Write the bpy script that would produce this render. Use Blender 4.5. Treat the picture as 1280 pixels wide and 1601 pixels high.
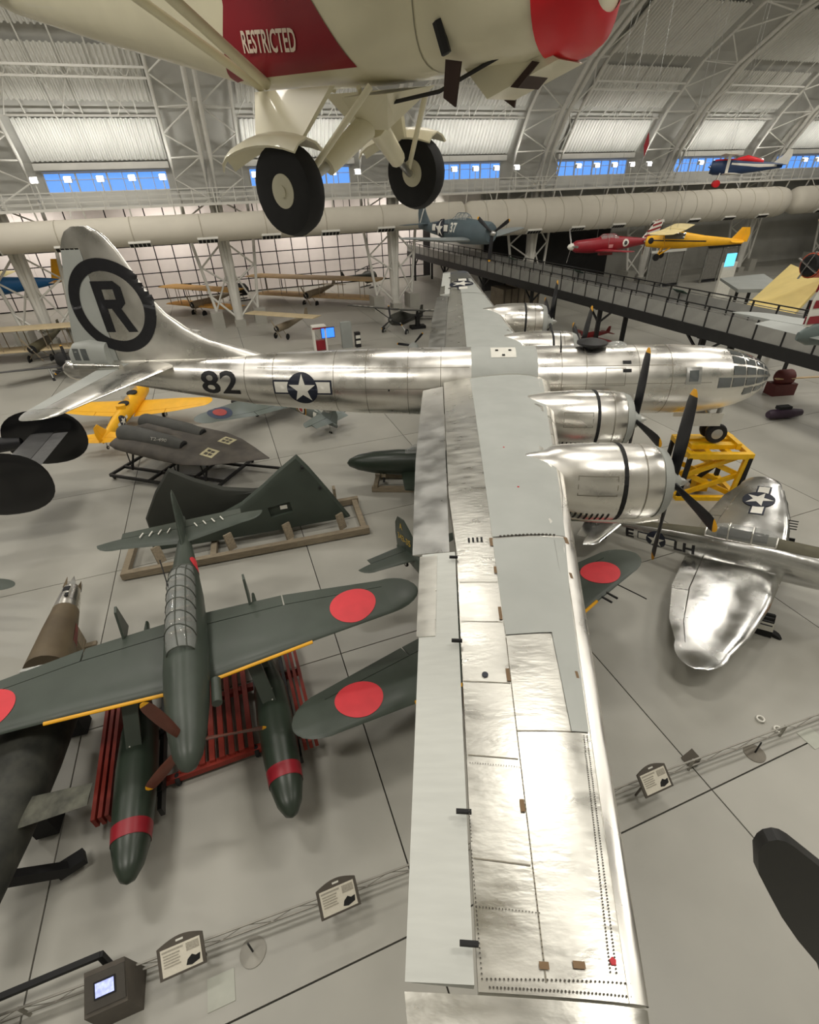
import bpy, bmesh, math, random
from mathutils import Vector, Matrix
from mathutils.bvhtree import BVHTree
from mathutils.geometry import tessellate_polygon
random.seed(7)
for o in list(bpy.data.objects): bpy.data.objects.remove(o)
scene = bpy.context.scene
COL = scene.collection
PI = math.pi
# ------------------------------------------------------------------ camera
cam_d = bpy.data.cameras.new('camera'); cam = bpy.data.objects.new('camera', cam_d); COL.objects.link(cam)
cam_d.sensor_fit = 'HORIZONTAL'; cam_d.sensor_width = 36.0; cam_d.lens = 759.03 / 1280 * 36.0
cam_d.clip_start = 0.1; cam_d.clip_end = 600
_y, _p, _r = math.radians(-4.934), math.radians(33.632), math.radians(-2.178)
_f0 = Vector((math.sin(_y), math.cos(_y), 0)); _rt = Vector((math.cos(_y), -math.sin(_y), 0)); _up = Vector((0, 0, 1))
_f = _f0 * math.cos(_p) - _up * math.sin(_p); _u = _up * math.cos(_p) + _f0 * math.sin(_p)
_r2 = _rt * math.cos(_r) + _u * math.sin(_r); _u2 = -_rt * math.sin(_r) + _u * math.cos(_r)
CAM = Vector((-1.789, -21.431, 12.736))
cam.matrix_world = Matrix(((_r2.x, _u2.x, -_f.x, CAM.x), (_r2.y, _u2.y, -_f.y, CAM.y), (_r2.z, _u2.z, -_f.z, CAM.z), (0, 0, 0, 1)))
scene.camera = cam
# ------------------------------------------------------------------ world + exposure
wd = bpy.data.worlds.new('world'); scene.world = wd; wd.use_nodes = True
wd.node_tree.nodes['Background'].inputs[0].default_value = (0.10, 0.34, 1.0, 1)
wd.node_tree.nodes['Background'].inputs[1].default_value = 1.0
scene.view_settings.view_transform = 'Standard'; scene.view_settings.look = 'None'
scene.view_settings.gamma = 1.0; scene.view_settings.use_curve_mapping = False
scene.view_settings.exposure = 0.42
# building frame: a along the hall, b across it (outwards through the far side), z up
TH = math.radians(24.0)
BO = Vector((-25.79, 36.73, 0)); BL = Vector((math.cos(TH), math.sin(TH), 0)); BN = Vector((-math.sin(TH), math.cos(TH), 0))
def wor(a, b, z=0.0): return BO + BL * a + BN * b + Vector((0, 0, z))
def lamp(name, loc, target, size, power, color=(1, 0.95, 0.87), sizey=None):
    d = bpy.data.lights.new(name, 'AREA'); d.energy = power; d.color = color
    d.shape = 'RECTANGLE'; d.size = size; d.size_y = sizey or size
    o = bpy.data.objects.new(name, d); COL.objects.link(o); o.location = loc
    o.rotation_euler = (Vector(target) - Vector(loc)).to_track_quat('-Z', 'Y').to_euler()
    return o
# the hall's high-bay ceiling lamps, hung just under the arch trusses, all above or beside the picture
n_lamp = 0
for a in (-30, -10, 10, 30, 50, 72):
    for b in (-62, -48, -30, -14):
        if b == -14 and a in (10, 30, 50): continue      # that stretch of roof is in the picture and shows no lamps
        z = 29.0 if b in (-48, -30) else 25.5
        n_lamp += 1; lamp('hall_lamp_%d_offscreen' % n_lamp, wor(a, b, z), wor(a, b, 0), 6.0, 1040, sizey=1.6)

# ------------------------------------------------------------------ materials
MATS = {}
def mat(name, col, rough=0.5, metal=0.0, var=0.12, scale=3.0, bump=0.0, bscale=30.0, col2=None, spec=0.5, detail=4, stretch=None, coat=0.0, rvar=0.0, alpha=1.0, trans=0.0, emit=None, estr=0.0):
    if name in MATS: return MATS[name]
    m = bpy.data.materials.new(name); m.use_nodes = True; nt = m.node_tree; p = nt.nodes['Principled BSDF']
    p.inputs['Roughness'].default_value = rough; p.inputs['Metallic'].default_value = metal
    p.inputs['Specular IOR Level'].default_value = spec; p.inputs['Coat Weight'].default_value = coat
    p.inputs['Base Color'].default_value = (*col, 1)
    tc = nt.nodes.new('ShaderNodeTexCoord'); mp = nt.nodes.new('ShaderNodeMapping')
    nt.links.new(tc.outputs['Object'], mp.inputs[0])
    if stretch: mp.inputs['Scale'].default_value = stretch
    if var or col2:
        n = nt.nodes.new('ShaderNodeTexNoise'); n.inputs['Scale'].default_value = scale; n.inputs['Detail'].default_value = detail
        nt.links.new(mp.outputs[0], n.inputs['Vector'])
        r = nt.nodes.new('ShaderNodeValToRGB'); r.color_ramp.elements[0].position = 0.32; r.color_ramp.elements[1].position = 0.68
        c2 = col2 or tuple(min(1, c * (1 + var)) for c in col); c1 = tuple(c * (1 - var) for c in col) if not col2 else col
        r.color_ramp.elements[0].color = (*c1, 1); r.color_ramp.elements[1].color = (*c2, 1)
        nt.links.new(n.outputs['Fac'], r.inputs[0]); nt.links.new(r.outputs[0], p.inputs['Base Color'])
        if rvar:
            mr = nt.nodes.new('ShaderNodeMapRange'); mr.inputs[1].default_value = 0.3; mr.inputs[2].default_value = 0.7
            mr.inputs[3].default_value = max(0.02, rough - rvar); mr.inputs[4].default_value = rough + rvar
            nt.links.new(n.outputs['Fac'], mr.inputs[0]); nt.links.new(mr.outputs[0], p.inputs['Roughness'])
    if bump:
        n2 = nt.nodes.new('ShaderNodeTexNoise'); n2.inputs['Scale'].default_value = bscale; n2.inputs['Detail'].default_value = 3
        nt.links.new(mp.outputs[0], n2.inputs['Vector'])
        b = nt.nodes.new('ShaderNodeBump'); b.inputs['Strength'].default_value = bump; b.inputs['Distance'].default_value = 0.05
        nt.links.new(n2.outputs['Fac'], b.inputs['Height']); nt.links.new(b.outputs[0], p.inputs['Normal'])
    if trans: p.inputs['Transmission Weight'].default_value = trans; p.inputs['IOR'].default_value = 1.1
    if alpha < 1: p.inputs['Alpha'].default_value = alpha
    if emit: p.inputs['Emission Color'].default_value = (*emit, 1); p.inputs['Emission Strength'].default_value = estr
    MATS[name] = m; return m
def srgb(r, g, b):
    f = lambda c: (c / 255 / 12.92) if c / 255 <= 0.04045 else ((c / 255 + 0.055) / 1.055) ** 2.4
    return (f(r), f(g), f(b))
ALU = mat('polished_aluminium', (0.80, 0.78, 0.73), 0.31, 1.0, 0.10, 0.9, bump=0.10, bscale=2.2, rvar=0.09, detail=6)
ALU2 = mat('brushed_aluminium', (0.62, 0.61, 0.56), 0.33, 1.0, 0.08, 1.6, bump=0.09, bscale=5.0, rvar=0.08, stretch=(1, 2.5, 1))
ALUF = mat('mirror_aluminium', (0.66, 0.66, 0.64), 0.22, 1.0, 0.12, 1.2, bump=0.16, bscale=1.8, rvar=0.08, detail=5)
ALUD = mat('dull_aluminium', (0.52, 0.52, 0.50), 0.36, 1.0, 0.18, 1.4, bump=0.10, bscale=3.0, rvar=0.1)
GREYP = mat('grey_wing_paint', srgb(168, 171, 166), 0.55, 0.0, 0.05, 1.2)
GREYL = mat('light_grey_fabric', srgb(190, 192, 186), 0.6, 0.0, 0.04, 2.0, stretch=(1, 6, 1))
BLACK = mat('black_paint', srgb(24, 24, 28), 0.45, 0, 0.2, 5)
BLACKM = mat('matt_black', srgb(20, 20, 21), 0.75, 0, 0.2, 6)
DARKST = mat('dark_steel', srgb(38, 38, 38), 0.5, 0.3, 0.15, 4)
RUBBER = mat('tyre_rubber', srgb(26, 26, 27), 0.8, 0, 0.15, 12)
WHITE = mat('white_paint', srgb(226, 224, 214), 0.5, 0, 0.04, 4)
NAVY = mat('insignia_blue', srgb(26, 32, 48), 0.5, 0, 0.1, 4)
YELLOW = mat('chrome_yellow', srgb(233, 170, 24), 0.45, 0, 0.06, 3)
LIFTY = mat('lift_yellow', srgb(236, 184, 16), 0.45, 0, 0.08, 5)
RED = mat('signal_red', srgb(190, 32, 44), 0.5, 0, 0.08, 4)
HINO = mat('hinomaru_red', srgb(214, 58, 66), 0.55, 0, 0.05, 3)
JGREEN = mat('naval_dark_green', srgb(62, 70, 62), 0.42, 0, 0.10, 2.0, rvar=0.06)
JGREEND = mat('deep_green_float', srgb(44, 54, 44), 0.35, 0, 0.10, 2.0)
OLIVE = mat('olive_drab', srgb(86, 82, 62), 0.6, 0, 0.1, 3)
GLASS = mat('aircraft_glass', (0.10, 0.11, 0.11), 0.06, 0.0, 0, 1, spec=0.9, coat=0.6)
CLEAR = mat('clear_perspex', (0.6, 0.62, 0.6), 0.05, 0.0, 0, 1, spec=0.8, alpha=0.35)
CREAM = mat('cream_paint', srgb(206, 202, 180), 0.38, 0, 0.05, 2.5, coat=0.3)
CRIMSON = mat('crimson_paint', srgb(140, 26, 38), 0.4, 0, 0.1, 2)
BRRED = mat('bright_red_paint', srgb(222, 28, 40), 0.35, 0, 0.06, 2)
WSTEEL = mat('white_steel', srgb(214, 212, 204), 0.55, 0, 0.05, 1)
PANELW = mat('corrugated_white_panel', srgb(216, 216, 210), 0.55, 0, 0.05, 0.6)
SHELL = mat('vault_lining_grey', srgb(186, 185, 178), 0.8, 0, 0.06, 0.4)
SHELL2 = mat('vault_lining_light', srgb(214, 213, 206), 0.75, 0, 0.05, 0.4)
DUCT = mat('white_duct_fabric', srgb(214, 208, 194), 0.7, 0, 0.05, 0.3)
FLOORM = mat('concrete', srgb(165, 163, 154), 0.42, 0, 0.09, 0.35, detail=8, rvar=0.08)
JOINT = mat('joint_sealant', srgb(70, 67, 62), 0.9, 0, 0.1, 2)
WOOD = mat('weathered_wood', srgb(140, 128, 108), 0.8, 0, 0.22, 3, stretch=(1, 8, 8))
RUSTRED = mat('red_oxide_steel', srgb(140, 44, 30), 0.6, 0, 0.15, 3)

# ------------------------------------------------------------------ mesh helpers
class MB:
    def __init__(s): s.v = []; s.f = []
    def add(s, vs, fs):
        n = len(s.v); s.v += [tuple(v) for v in vs]; s.f += [tuple(i + n for i in f) for f in fs]; return s
    def box(s, c, d, M=None):
        x, y, z = d[0] / 2, d[1] / 2, d[2] / 2
        vs = [Vector((sx * x, sy * y, sz * z)) for sx in (-1, 1) for sy in (-1, 1) for sz in (-1, 1)]
        if M is not None: vs = [M @ v for v in vs]
        c = Vector(c); vs = [v + c for v in vs]
        return s.add(vs, [(0, 1, 3, 2), (4, 6, 7, 5), (0, 4, 5, 1), (2, 3, 7, 6), (0, 2, 6, 4), (1, 5, 7, 3)])
    def hexa(s, p): # 8 points: bottom 4 ccw, top 4
        return s.add(p, [(3, 2, 1, 0), (4, 5, 6, 7), (0, 1, 5, 4), (1, 2, 6, 5), (2, 3, 7, 6), (3, 0, 4, 7)])
    def bar(s, p, q, w, h=None, up=(0, 0, 1)):
        p, q = Vector(p), Vector(q); h = h or w; d = (q - p).normalized(); up = Vector(up)
        if abs(d.dot(up)) > 0.98: up = Vector((1, 0, 0))
        sd = d.cross(up).normalized() * w / 2; u = sd.cross(d).normalized() * h / 2
        return s.hexa([p - sd - u, p + sd - u, q + sd - u, q - sd - u, p - sd + u, p + sd + u, q + sd + u, q - sd + u])
    def ring_frame(s, d):
        d = d.normalized(); up = Vector((0, 0, 1)) if abs(d.z) < 0.95 else Vector((1, 0, 0))
        a = d.cross(up).normalized(); return a, a.cross(d).normalized()
    def tube(s, p, q, r, r2=None, n=8, cap=True):
        p, q = Vector(p), Vector(q); r2 = r if r2 is None else r2; a, b = s.ring_frame(q - p)
        return s.loft([[p + (a * math.cos(t) + b * math.sin(t)) * r for t in [2 * PI * i / n for i in range(n)]],
                       [q + (a * math.cos(t) + b * math.sin(t)) * r2 for t in [2 * PI * i / n for i in range(n)]]], cap)
    def path(s, pts, r, n=6):
        pts = [Vector(p) for p in pts]; rings = []
        for i, p in enumerate(pts):
            d = pts[min(i + 1, len(pts) - 1)] - pts[max(i - 1, 0)]; a, b = s.ring_frame(d)
            rr = r[i] if isinstance(r, (list, tuple)) else r
            rings.append([p + (a * math.cos(t) + b * math.sin(t)) * rr for t in [2 * PI * k / n for k in range(n)]])
        return s.loft(rings, True)
    def loft(s, rings, cap=True, closed=True):
        n = len(rings[0]); vs = [v for r in rings for v in r]; fs = []
        for i in range(len(rings) - 1):
            for k in range(n if closed else n - 1):
                k2 = (k + 1) % n
                fs.append((i * n + k, i * n + k2, (i + 1) * n + k2, (i + 1) * n + k))
        if cap: fs.append(tuple(range(n - 1, -1, -1))); fs.append(tuple(range((len(rings) - 1) * n, len(rings) * n)))
        return s.add(vs, fs)
    def lathe(s, prof, c, axis, n=20, cap=True):
        c = Vector(c); ax = Vector(axis).normalized(); a, b = s.ring_frame(ax)
        return s.loft([[c + ax * t + (a * math.cos(k) + b * math.sin(k)) * max(r, 1e-4) for k in [2 * PI * i / n for i in range(n)]] for t, r in prof], cap)
    def torus(s, c, axis, R, r, n=24, m=8):
        c = Vector(c); ax = Vector(axis).normalized(); a, b = s.ring_frame(ax); rings = []
        for i in range(n + 1):
            t = 2 * PI * i / n; d = a * math.cos(t) + b * math.sin(t)
            rings.append([c + d * (R + r * math.cos(k)) + ax * r * math.sin(k) for k in [2 * PI * j / m for j in range(m)]])
        return s.loft(rings, False)
    def prism(s, poly, o, u, v, w): # 2D polygon in frame (o,u,v), extruded by vector w
        o, u, v, w = Vector(o), Vector(u), Vector(v), Vector(w); n = len(poly)
        vs = [o + u * x + v * y for x, y in poly]; vs += [p + w for p in vs]
        fs = [tuple(range(n - 1, -1, -1)), tuple(range(n, 2 * n))] + [(i, (i + 1) % n, n + (i + 1) % n, n + i) for i in range(n)]
        return s.add(vs, fs)
    def sphere(s, c, r, n=14, m=8):
        rr = r if isinstance(r, (list, tuple)) else (r, r, r); c = Vector(c); rings = []
        for i in range(m + 1):
            t = PI * i / m; rings.append([c + Vector((rr[0] * math.sin(t) * math.cos(k), rr[1] * math.sin(t) * math.sin(k), rr[2] * math.cos(t))) if 0 < i < m else c + Vector((rr[0] * 1e-3 * math.cos(k), rr[1] * 1e-3 * math.sin(k), rr[2] * math.cos(t))) for k in [2 * PI * j / n for j in range(n)]])
        return s.loft(rings, True)
    def build(s, name, m, parent=None, smooth=None, **tags):
        me = bpy.data.meshes.new(name); me.from_pydata(s.v, [], s.f)
        bm = bmesh.new(); bm.from_mesh(me); bmesh.ops.recalc_face_normals(bm, faces=bm.faces); bm.to_mesh(me); bm.free()
        me.materials.append(m)
        if smooth:
            me.polygons.foreach_set('use_smooth', [True] * len(me.polygons)); me.set_sharp_from_angle(angle=math.radians(smooth))
        o = bpy.data.objects.new(name, me); COL.objects.link(o)
        if parent: o.parent = parent
        for k, v in tags.items():
            if v is not None: o[{'cat': 'category'}.get(k, k)] = v
        return o
def carve(o, c, d, M=None):
    """cut a real box-shaped recess into a mesh part"""
    k = MB().box(c, d, M).build('cutter', WHITE); md = o.modifiers.new('cut', 'BOOLEAN'); md.operation = 'DIFFERENCE'; md.object = k; md.solver = 'EXACT'
    par = o.parent; o.parent = None; dg = bpy.context.evaluated_depsgraph_get(); dg.update()
    me = bpy.data.meshes.new_from_object(o.evaluated_get(dg)); o.modifiers.clear(); o.data = me; o.parent = par
    bpy.data.objects.remove(k)
def thing(name, label, cat, loc=(0, 0, 0), yaw=0, pitch=0, roll=0, scale=1, group=None):
    o = bpy.data.objects.new(name, None); COL.objects.link(o); o.empty_display_size = 0.2
    o.location = loc; o.rotation_euler = (math.radians(roll), math.radians(pitch), math.radians(yaw)); o.scale = (scale,) * 3
    o['label'] = label; o['category'] = cat
    if group: o['group'] = group
    return o
def dup(o, parent=None, **tags):
    c = o.copy(); COL.objects.link(c); c.parent = parent
    for ch in list(o.children): dup(ch, c)
    for k, v in tags.items(): c[{'cat': 'category'}.get(k, k)] = v
    return c
def sub(o, loc, parent=None):  # copy of a mesh part sharing data
    c = o.copy(); COL.objects.link(c); c.location = loc
    if parent is not None: c.parent = parent
    return c
# ---- conformal flat markings
def bvh_of(*objs):
    vs, fs = [], []
    for o in objs:
        n = len(vs); mw = o.matrix_basis
        vs += [mw @ v.co for v in o.data.vertices]; fs += [tuple(i + n for i in p.vertices) for p in o.data.polygons]
    return BVHTree.FromPolygons(vs, fs)
def circle(cx, cy, r, n=40): return [(cx + r * math.cos(2 * PI * i / n), cy + r * math.sin(2 * PI * i / n)) for i in range(n)]
def star5(cx, cy, r, rot=PI / 2): return [(cx + (r if i % 2 == 0 else r * 0.382) * math.cos(rot + PI * i / 5), cy + (r if i % 2 == 0 else r * 0.382) * math.sin(rot + PI * i / 5)) for i in range(10)]
def rect(x0, y0, x1, y1): return [(x0, y0), (x1, y0), (x1, y1), (x0, y1)]
_txt = {}
def text_polys(t, h, bold=0.0, cx=0.0, cy=0.0, width=None):
    cu = bpy.data.curves.new('t', 'FONT'); cu.body = t; cu.align_x = 'CENTER'; cu.align_y = 'CENTER'; cu.size = 1; cu.offset = bold; cu.resolution_u = 3
    o = bpy.data.objects.new('t', cu); COL.objects.link(o); dg = bpy.context.evaluated_depsgraph_get(); me = bpy.data.meshes.new_from_object(o.evaluated_get(dg))
    bpy.data.objects.remove(o); bpy.data.curves.remove(cu)
    xs = [v.co.x for v in me.vertices]; ys = [v.co.y for v in me.vertices]
    mx, my = (min(xs) + max(xs)) / 2, (min(ys) + max(ys)) / 2; sy = h / (max(ys) - min(ys)); sx = sy if width is None else width / (max(xs) - min(xs))
    tri = [[((me.vertices[i].co.x - mx) * sx + cx, (me.vertices[i].co.y - my) * sy + cy) for i in p.vertices] for p in me.polygons]
    bpy.data.meshes.remove(me); return tri
def decal(name, polys, m, parent, o, u, v, d, tree, off=0.012, step=0.35, holes=None, faces=False, maxd=12):
    """polys: outlines in the (u,v) plane at o, thrown along d onto the surface behind"""
    o, u, v, d = Vector(o), Vector(u), Vector(v), Vector(d).normalized(); bm = bmesh.new()
    for k, poly in enumerate(polys):
        if faces:
            vs = [bm.verts.new((x, y, 0)) for x, y in poly]
            try: bm.faces.new(vs)
            except ValueError: pass
        else:
            loops = [[Vector((x, y, 0)) for x, y in poly]] + [[Vector((x, y, 0)) for x, y in h] for h in (holes or [])]
            flat = [p for l in loops for p in l]; vs = [bm.verts.new(p) for p in flat]
            for t in tessellate_polygon(loops):
                try: bm.faces.new([vs[i] for i in t])
                except ValueError: pass
    xs = [w.co.x for w in bm.verts]; ys = [w.co.y for w in bm.verts]
    for ax, lo, hi in ((0, min(xs), max(xs)), (1, min(ys), max(ys))):
        n = int((hi - lo) / step)
        for i in range(1, n + 1):
            c = [0, 0, 0]; c[ax] = lo + (hi - lo) * i / (n + 1); no = [0, 0, 0]; no[ax] = 1
            bmesh.ops.bisect_plane(bm, geom=bm.verts[:] + bm.edges[:] + bm.faces[:], plane_co=c, plane_no=no)
    dead = []
    for w in bm.verts:
        p = o + u * w.co.x + v * w.co.y; h, nrm, _, _ = tree.ray_cast(p, d, maxd)
        if h is None:      # over a hinge gap: bridge it from the nearest skin beside
            for du, dv in ((.05, 0), (-.05, 0), (0, .05), (0, -.05), (.09, 0), (-.09, 0)):
                h2, nrm, _, dist = tree.ray_cast(p + u * du + v * dv, d, maxd)
                if h2 is not None: h = p + d * dist; break
        if h is None: dead.append(w); continue
        if nrm.dot(d) > 0: nrm = -nrm
        w.co = h + nrm * off
    if dead: bmesh.ops.delete(bm, geom=dead, context='VERTS')
    for f in bm.faces:
        f.normal_update()
        if f.normal.dot(d) > 0: f.normal_flip()
        f.smooth = True
    me = bpy.data.meshes.new(name); bm.to_mesh(me); bm.free(); me.materials.append(m)
    ob = bpy.data.objects.new(name, me); COL.objects.link(ob); ob.parent = parent; return ob
def us_star(parent, o, u, v, d, tree, r, bars=True, step=0.15, rot=PI / 2, disc=NAVY, white=WHITE, off=0.012):
    if bars:
        decal('insignia_border', [rect(-2.12 * r, -0.37 * r, 2.12 * r, 0.62 * r)], disc, parent, o, u, v, d, tree, off, step)
        decal('insignia_bar', [rect(-2 * r, -0.25 * r, -0.9 * r, 0.5 * r)], white, parent, o, u, v, d, tree, off * 1.6, step)
        decal('insignia_bar', [rect(0.9 * r, -0.25 * r, 2 * r, 0.5 * r)], white, parent, o, u, v, d, tree, off * 1.6, step)
    decal('insignia_disc', [circle(0, 0, r * 1.1)], disc, parent, o, u, v, d, tree, off * 2.2, step)
    decal('insignia_star', [star5(0, 0, r, rot)], white, parent, o, u, v, d, tree, off * 3.2, step)
# ---- aircraft pieces (x forward, y left, z up)
def fus_rings(st, n=24):
    rings = []
    for q in st:
        x, zc, hw, hh = q[:4]; pw = q[4] if len(q) > 4 else 2.0; ring = []
        for k in range(n):
            t = 2 * PI * k / n; c, sn = math.cos(t), math.sin(t)
            ring.append(Vector((x, hw * math.copysign(abs(c) ** (2 / pw), c), zc + hh * math.copysign(abs(sn) ** (2 / pw), sn))))
        rings.append(ring)
    return rings
def foil(c0, c1, t, n=9, sub_lo=1.0):
    yt = lambda c: 5 * t * (0.2969 * math.sqrt(max(c, 0)) - 0.126 * c - 0.3516 * c * c + 0.2843 * c ** 3 - 0.1015 * c ** 4) + 0.0012
    cs = [c0 + (c1 - c0) * (1 - math.cos(PI * i / n)) / 2 for i in range(n + 1)] if c0 == 0 else [c0 + (c1 - c0) * i / n for i in range(n + 1)]
    up = [(c, yt(c)) for c in cs]; lo = [(c, -yt(c) * sub_lo) for c in cs]
    return up[::-1] + (lo[1:] if c0 == 0 else lo)
def wing_rings(secs, c0=0.0, c1=1.0, n=9, vert=False, lo=0.8):
    """secs: (y, xLE, xTE, z, t/c); vert: y is height, thickness sideways"""
    rings = []
    for y, xl, xt, z, t in secs:
        ch = xl - xt
        rings.append([Vector((xl - c * ch, z + h * ch, y)) if vert else Vector((xl - c * ch, y, z + h * ch)) for c, h in foil(c0, c1, t, n, 1.0 if vert else lo)])
    return rings
def mirror(secs): return [(-s[0],) + tuple(s[1:]) for s in secs]
def lerp_secs(secs, y):
    for a, b in zip(secs, secs[1:]):
        lo, hi = min(a[0], b[0]), max(a[0], b[0])
        if lo - 1e-6 <= y <= hi + 1e-6:
            k = (y - a[0]) / (b[0] - a[0]); return tuple(a[i] + (b[i] - a[i]) * k for i in range(5))
    return secs[-1] if abs(y) > abs(secs[-1][0]) else secs[0]
def cut(secs, y0, y1):
    ys = sorted([s[0] for s in secs if min(y0, y1) < s[0] < max(y0, y1)], key=lambda q: abs(q - y0))
    return [lerp_secs(secs, y) for y in [y0] + ys + [y1]]
def round_tip(sec, sgn, ext, dx=0.0, k=5, z=0.0):
    """sections closing a wing tip in a rounded plan"""
    y, xl, xt, zz, t = sec; out = []
    for i in range(1, k + 1):
        a = PI / 2 * i / k; f = max(0.06, math.cos(a)); mid = (xl * 0.55 + xt * 0.45) + dx * math.sin(a)
        out.append((y + sgn * ext * math.sin(a), mid + (xl - mid) * f, mid + (xt - mid) * f, zz + z * math.sin(a), t * max(0.5, f)))
    return out
def blade_mb(r0, r1, w, tipfrac=None, twist=0.5, n=8):
    """prop blade along +z, thin along x; returns (body, tip)"""
    body, tip = MB(), MB(); cut_ = 1.0 if not tipfrac else 1 - tipfrac
    def ring(k):
        r = r0 + (r1 - r0) * k; ww = w * (0.42 + 1.1 * math.sin(PI * min(1, k * 0.62 + 0.08)) * 0.55) * (1.0 if k < 0.85 else math.sqrt(max(0.02, 1 - ((k - 0.85) / 0.16) ** 2)))
        th = 0.30 * w * (1 - k) + 0.05 * w; a = twist * (1.15 - k); pts = []
        for i in range(8):
            t = 2 * PI * i / 8; y, x = ww / 2 * math.cos(t), th / 2 * math.sin(t)
            pts.append(Vector((x * math.cos(a) - y * math.sin(a), x * math.sin(a) + y * math.cos(a), r)))
        return pts
    ks = [0, .12, .3, .5, .7, .85, .92, .97, 1.0]
    kb = sorted(set([k for k in ks if k < cut_] + [cut_])); body.loft([ring(k) for k in kb])
    if tipfrac: kt = sorted(set([cut_] + [k for k in ks if k > cut_])); tip.loft([ring(k) for k in kt])
    return body, tip
def propeller(parent, hub, nb, R, w, rot=0.0, bm_=BLACK, tipm=YELLOW, tipfrac=0.06, hubm=ALUD, hubr=0.2, hublen=0.5, name='propeller', twist=0.5, spin=None):
    p = MB(); hub = Vector(hub)
    pr = [(0, hubr), (hublen * 0.45, hubr * 0.95), (hublen * 0.8, hubr * 0.6), (hublen, 0.02)] if spin is None else spin
    h = p.lathe(pr, hub, (1, 0, 0), 14).build(name, hubm, parent, 40)
    for i in range(nb):
        body, tip = blade_mb(hubr * 0.6, R, w, tipfrac, twist)
        M = Matrix.Translation(hub + Vector((hublen * 0.25, 0, 0))) @ Matrix.Rotation(rot + 2 * PI * i / nb, 4, 'X')
        b = body.build('blade', bm_, h, 50); b.matrix_local = M
        if tip.v: t = tip.build('blade_tip', tipm, h, 50); t.matrix_local = M
    return h
def wheel(parent, c, R, w, hubm=ALUD, axis=(0, 1, 0), hubr=0.5, name='wheel', spokes=0, n=22, tyre=RUBBER):
    ax = Vector(axis).normalized(); c = Vector(c)
    t = MB().lathe([(-w / 2 * .75, R * hubr), (-w / 2, R * 0.72), (-w / 2 * .85, R * 0.92), (0, R), (w / 2 * .85, R * 0.92), (w / 2, R * 0.72), (w / 2 * .75, R * hubr)], c, ax, n).build(name, tyre, parent, 50)
    m = MB().lathe([(-w / 2 * .82, R * hubr * .5), (-w / 2 * .8, R * hubr), (w / 2 * .8, R * hubr), (w / 2 * .82, R * hubr * .5)], c, ax, n)
    m.lathe([(-w / 2 * .95, R * hubr * .35), (w / 2 * .95, R * hubr * .35)], c, ax, 10)
    m.build('wheel_hub', hubm, t, 40)
    return t
# ================================================================== THE HALL
BM = Matrix(((BL.x, BN.x, 0), (BL.y, BN.y, 0), (0, 0, 1)))       # building axes for boxes
def bbox(mb, a, b, z, da, db, dz): return mb.box(wor(a, b, z), (da, db, dz), BM)
base = MB(); bbox(base, 30, -28, -0.16, 220, 108, 0.2)
floor = base.build('floor', JOINT, kind='structure')
A0, B0, SL = -0.5, -44.2, 7.65
sl = MB().box((0, 0, 0), (SL - 0.035, SL - 0.035, 0.07), BM).build('slab', FLOORM, floor)
first = True
for ia in range(-9, 16):
    for ib in range(-4, 9):
        p = wor(A0 + SL * (ia + 0.5), B0 + SL * (ib + 0.5), -0.035)
        if first: sl.location = p; first = False
        else: sub(sl, p, floor)
# vault lining
PROF = [(2.6, 15.15), (2.3, 15.9), (0.2, 19.0), (-1.6, 20.6), (-5.7, 24.5), (-12, 28), (-20.3, 30.7), (-30, 32.3), (-38, 32.8)]
full = PROF + [(-76 - b, z) for b, z in PROF[-2::-1]] + [(-78.6, 0)]
m = MB(); AL, AR = -75, 140
m.loft([[wor(AL, b, z) for b, z in full], [wor(AR, b, z) for b, z in full]], False, False)
m.build('ceiling', SHELL, kind='structure')
m = MB(); bbox(m, (AL + AR) / 2, 2.75, 12.7, AR - AL, 0.3, 1.4); m.build('wall_sill', SHELL2, kind='structure')
for nm, a in (('wall_left', AL), ('wall_right', AR)):
    m = MB(); m.add([wor(a, 30, 0), wor(a, 30, 34), wor(a, -80, 34), wor(a, -80, 0)], [(0, 1, 2, 3)]); m.build(nm, SHELL2, kind='structure')
# annex beyond the trusses
m = MB(); bbox(m, 32, 14, 12.1, 216, 22.5, 0.2); m.build('ceiling_annex', SHELL, kind='structure')
m = MB(); bbox(m, 87, 6.2, 6.0, 106, 0.3, 12.2); m.build('wall_far', SHELL, kind='structure')
m = MB(); bbox(m, 34, 15, 6.0, 0.3, 18, 12); m.build('wall_return', SHELL2, kind='structure')
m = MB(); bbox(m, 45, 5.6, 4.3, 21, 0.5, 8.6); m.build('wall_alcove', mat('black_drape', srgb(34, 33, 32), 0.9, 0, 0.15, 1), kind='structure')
GRIDW = mat('white_wall_panel', srgb(238, 230, 226), 0.7, 0, 0.03, 1)
wb = MB(); bbox(wb, -20, 24.4, 6, 110, 0.3, 12); wallback = wb.build('wall_back', mat('back_wall_black', srgb(40, 36, 34), 0.8), kind='structure')
pan = None; CW, CH = 2.45, 1.75
for i in range(-20, 22):
    for j in range(0, 7):
        p = wor(-20 + CW * i, 24.18, 0.1 + CH * (j + 0.5))
        if pan is None: pan = MB().box((0, 0, 0), (CW - 0.16, 0.08, CH - 0.14), BM).build('panel', GRIDW, wallback); pan.location = p
        else: sub(pan, p, wallback)
# wall washers whose pools of light show on the white panels
for i_, a in enumerate((-60, -42, -24, -6, 12, 28)): lamp('wall_washer_%d' % i_ + ('_offscreen' if a < -30 else ''), wor(a, 19, 11.6), wor(a, 23, 3), 8, 520, (1, 0.93, 0.85), 1.0)
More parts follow.
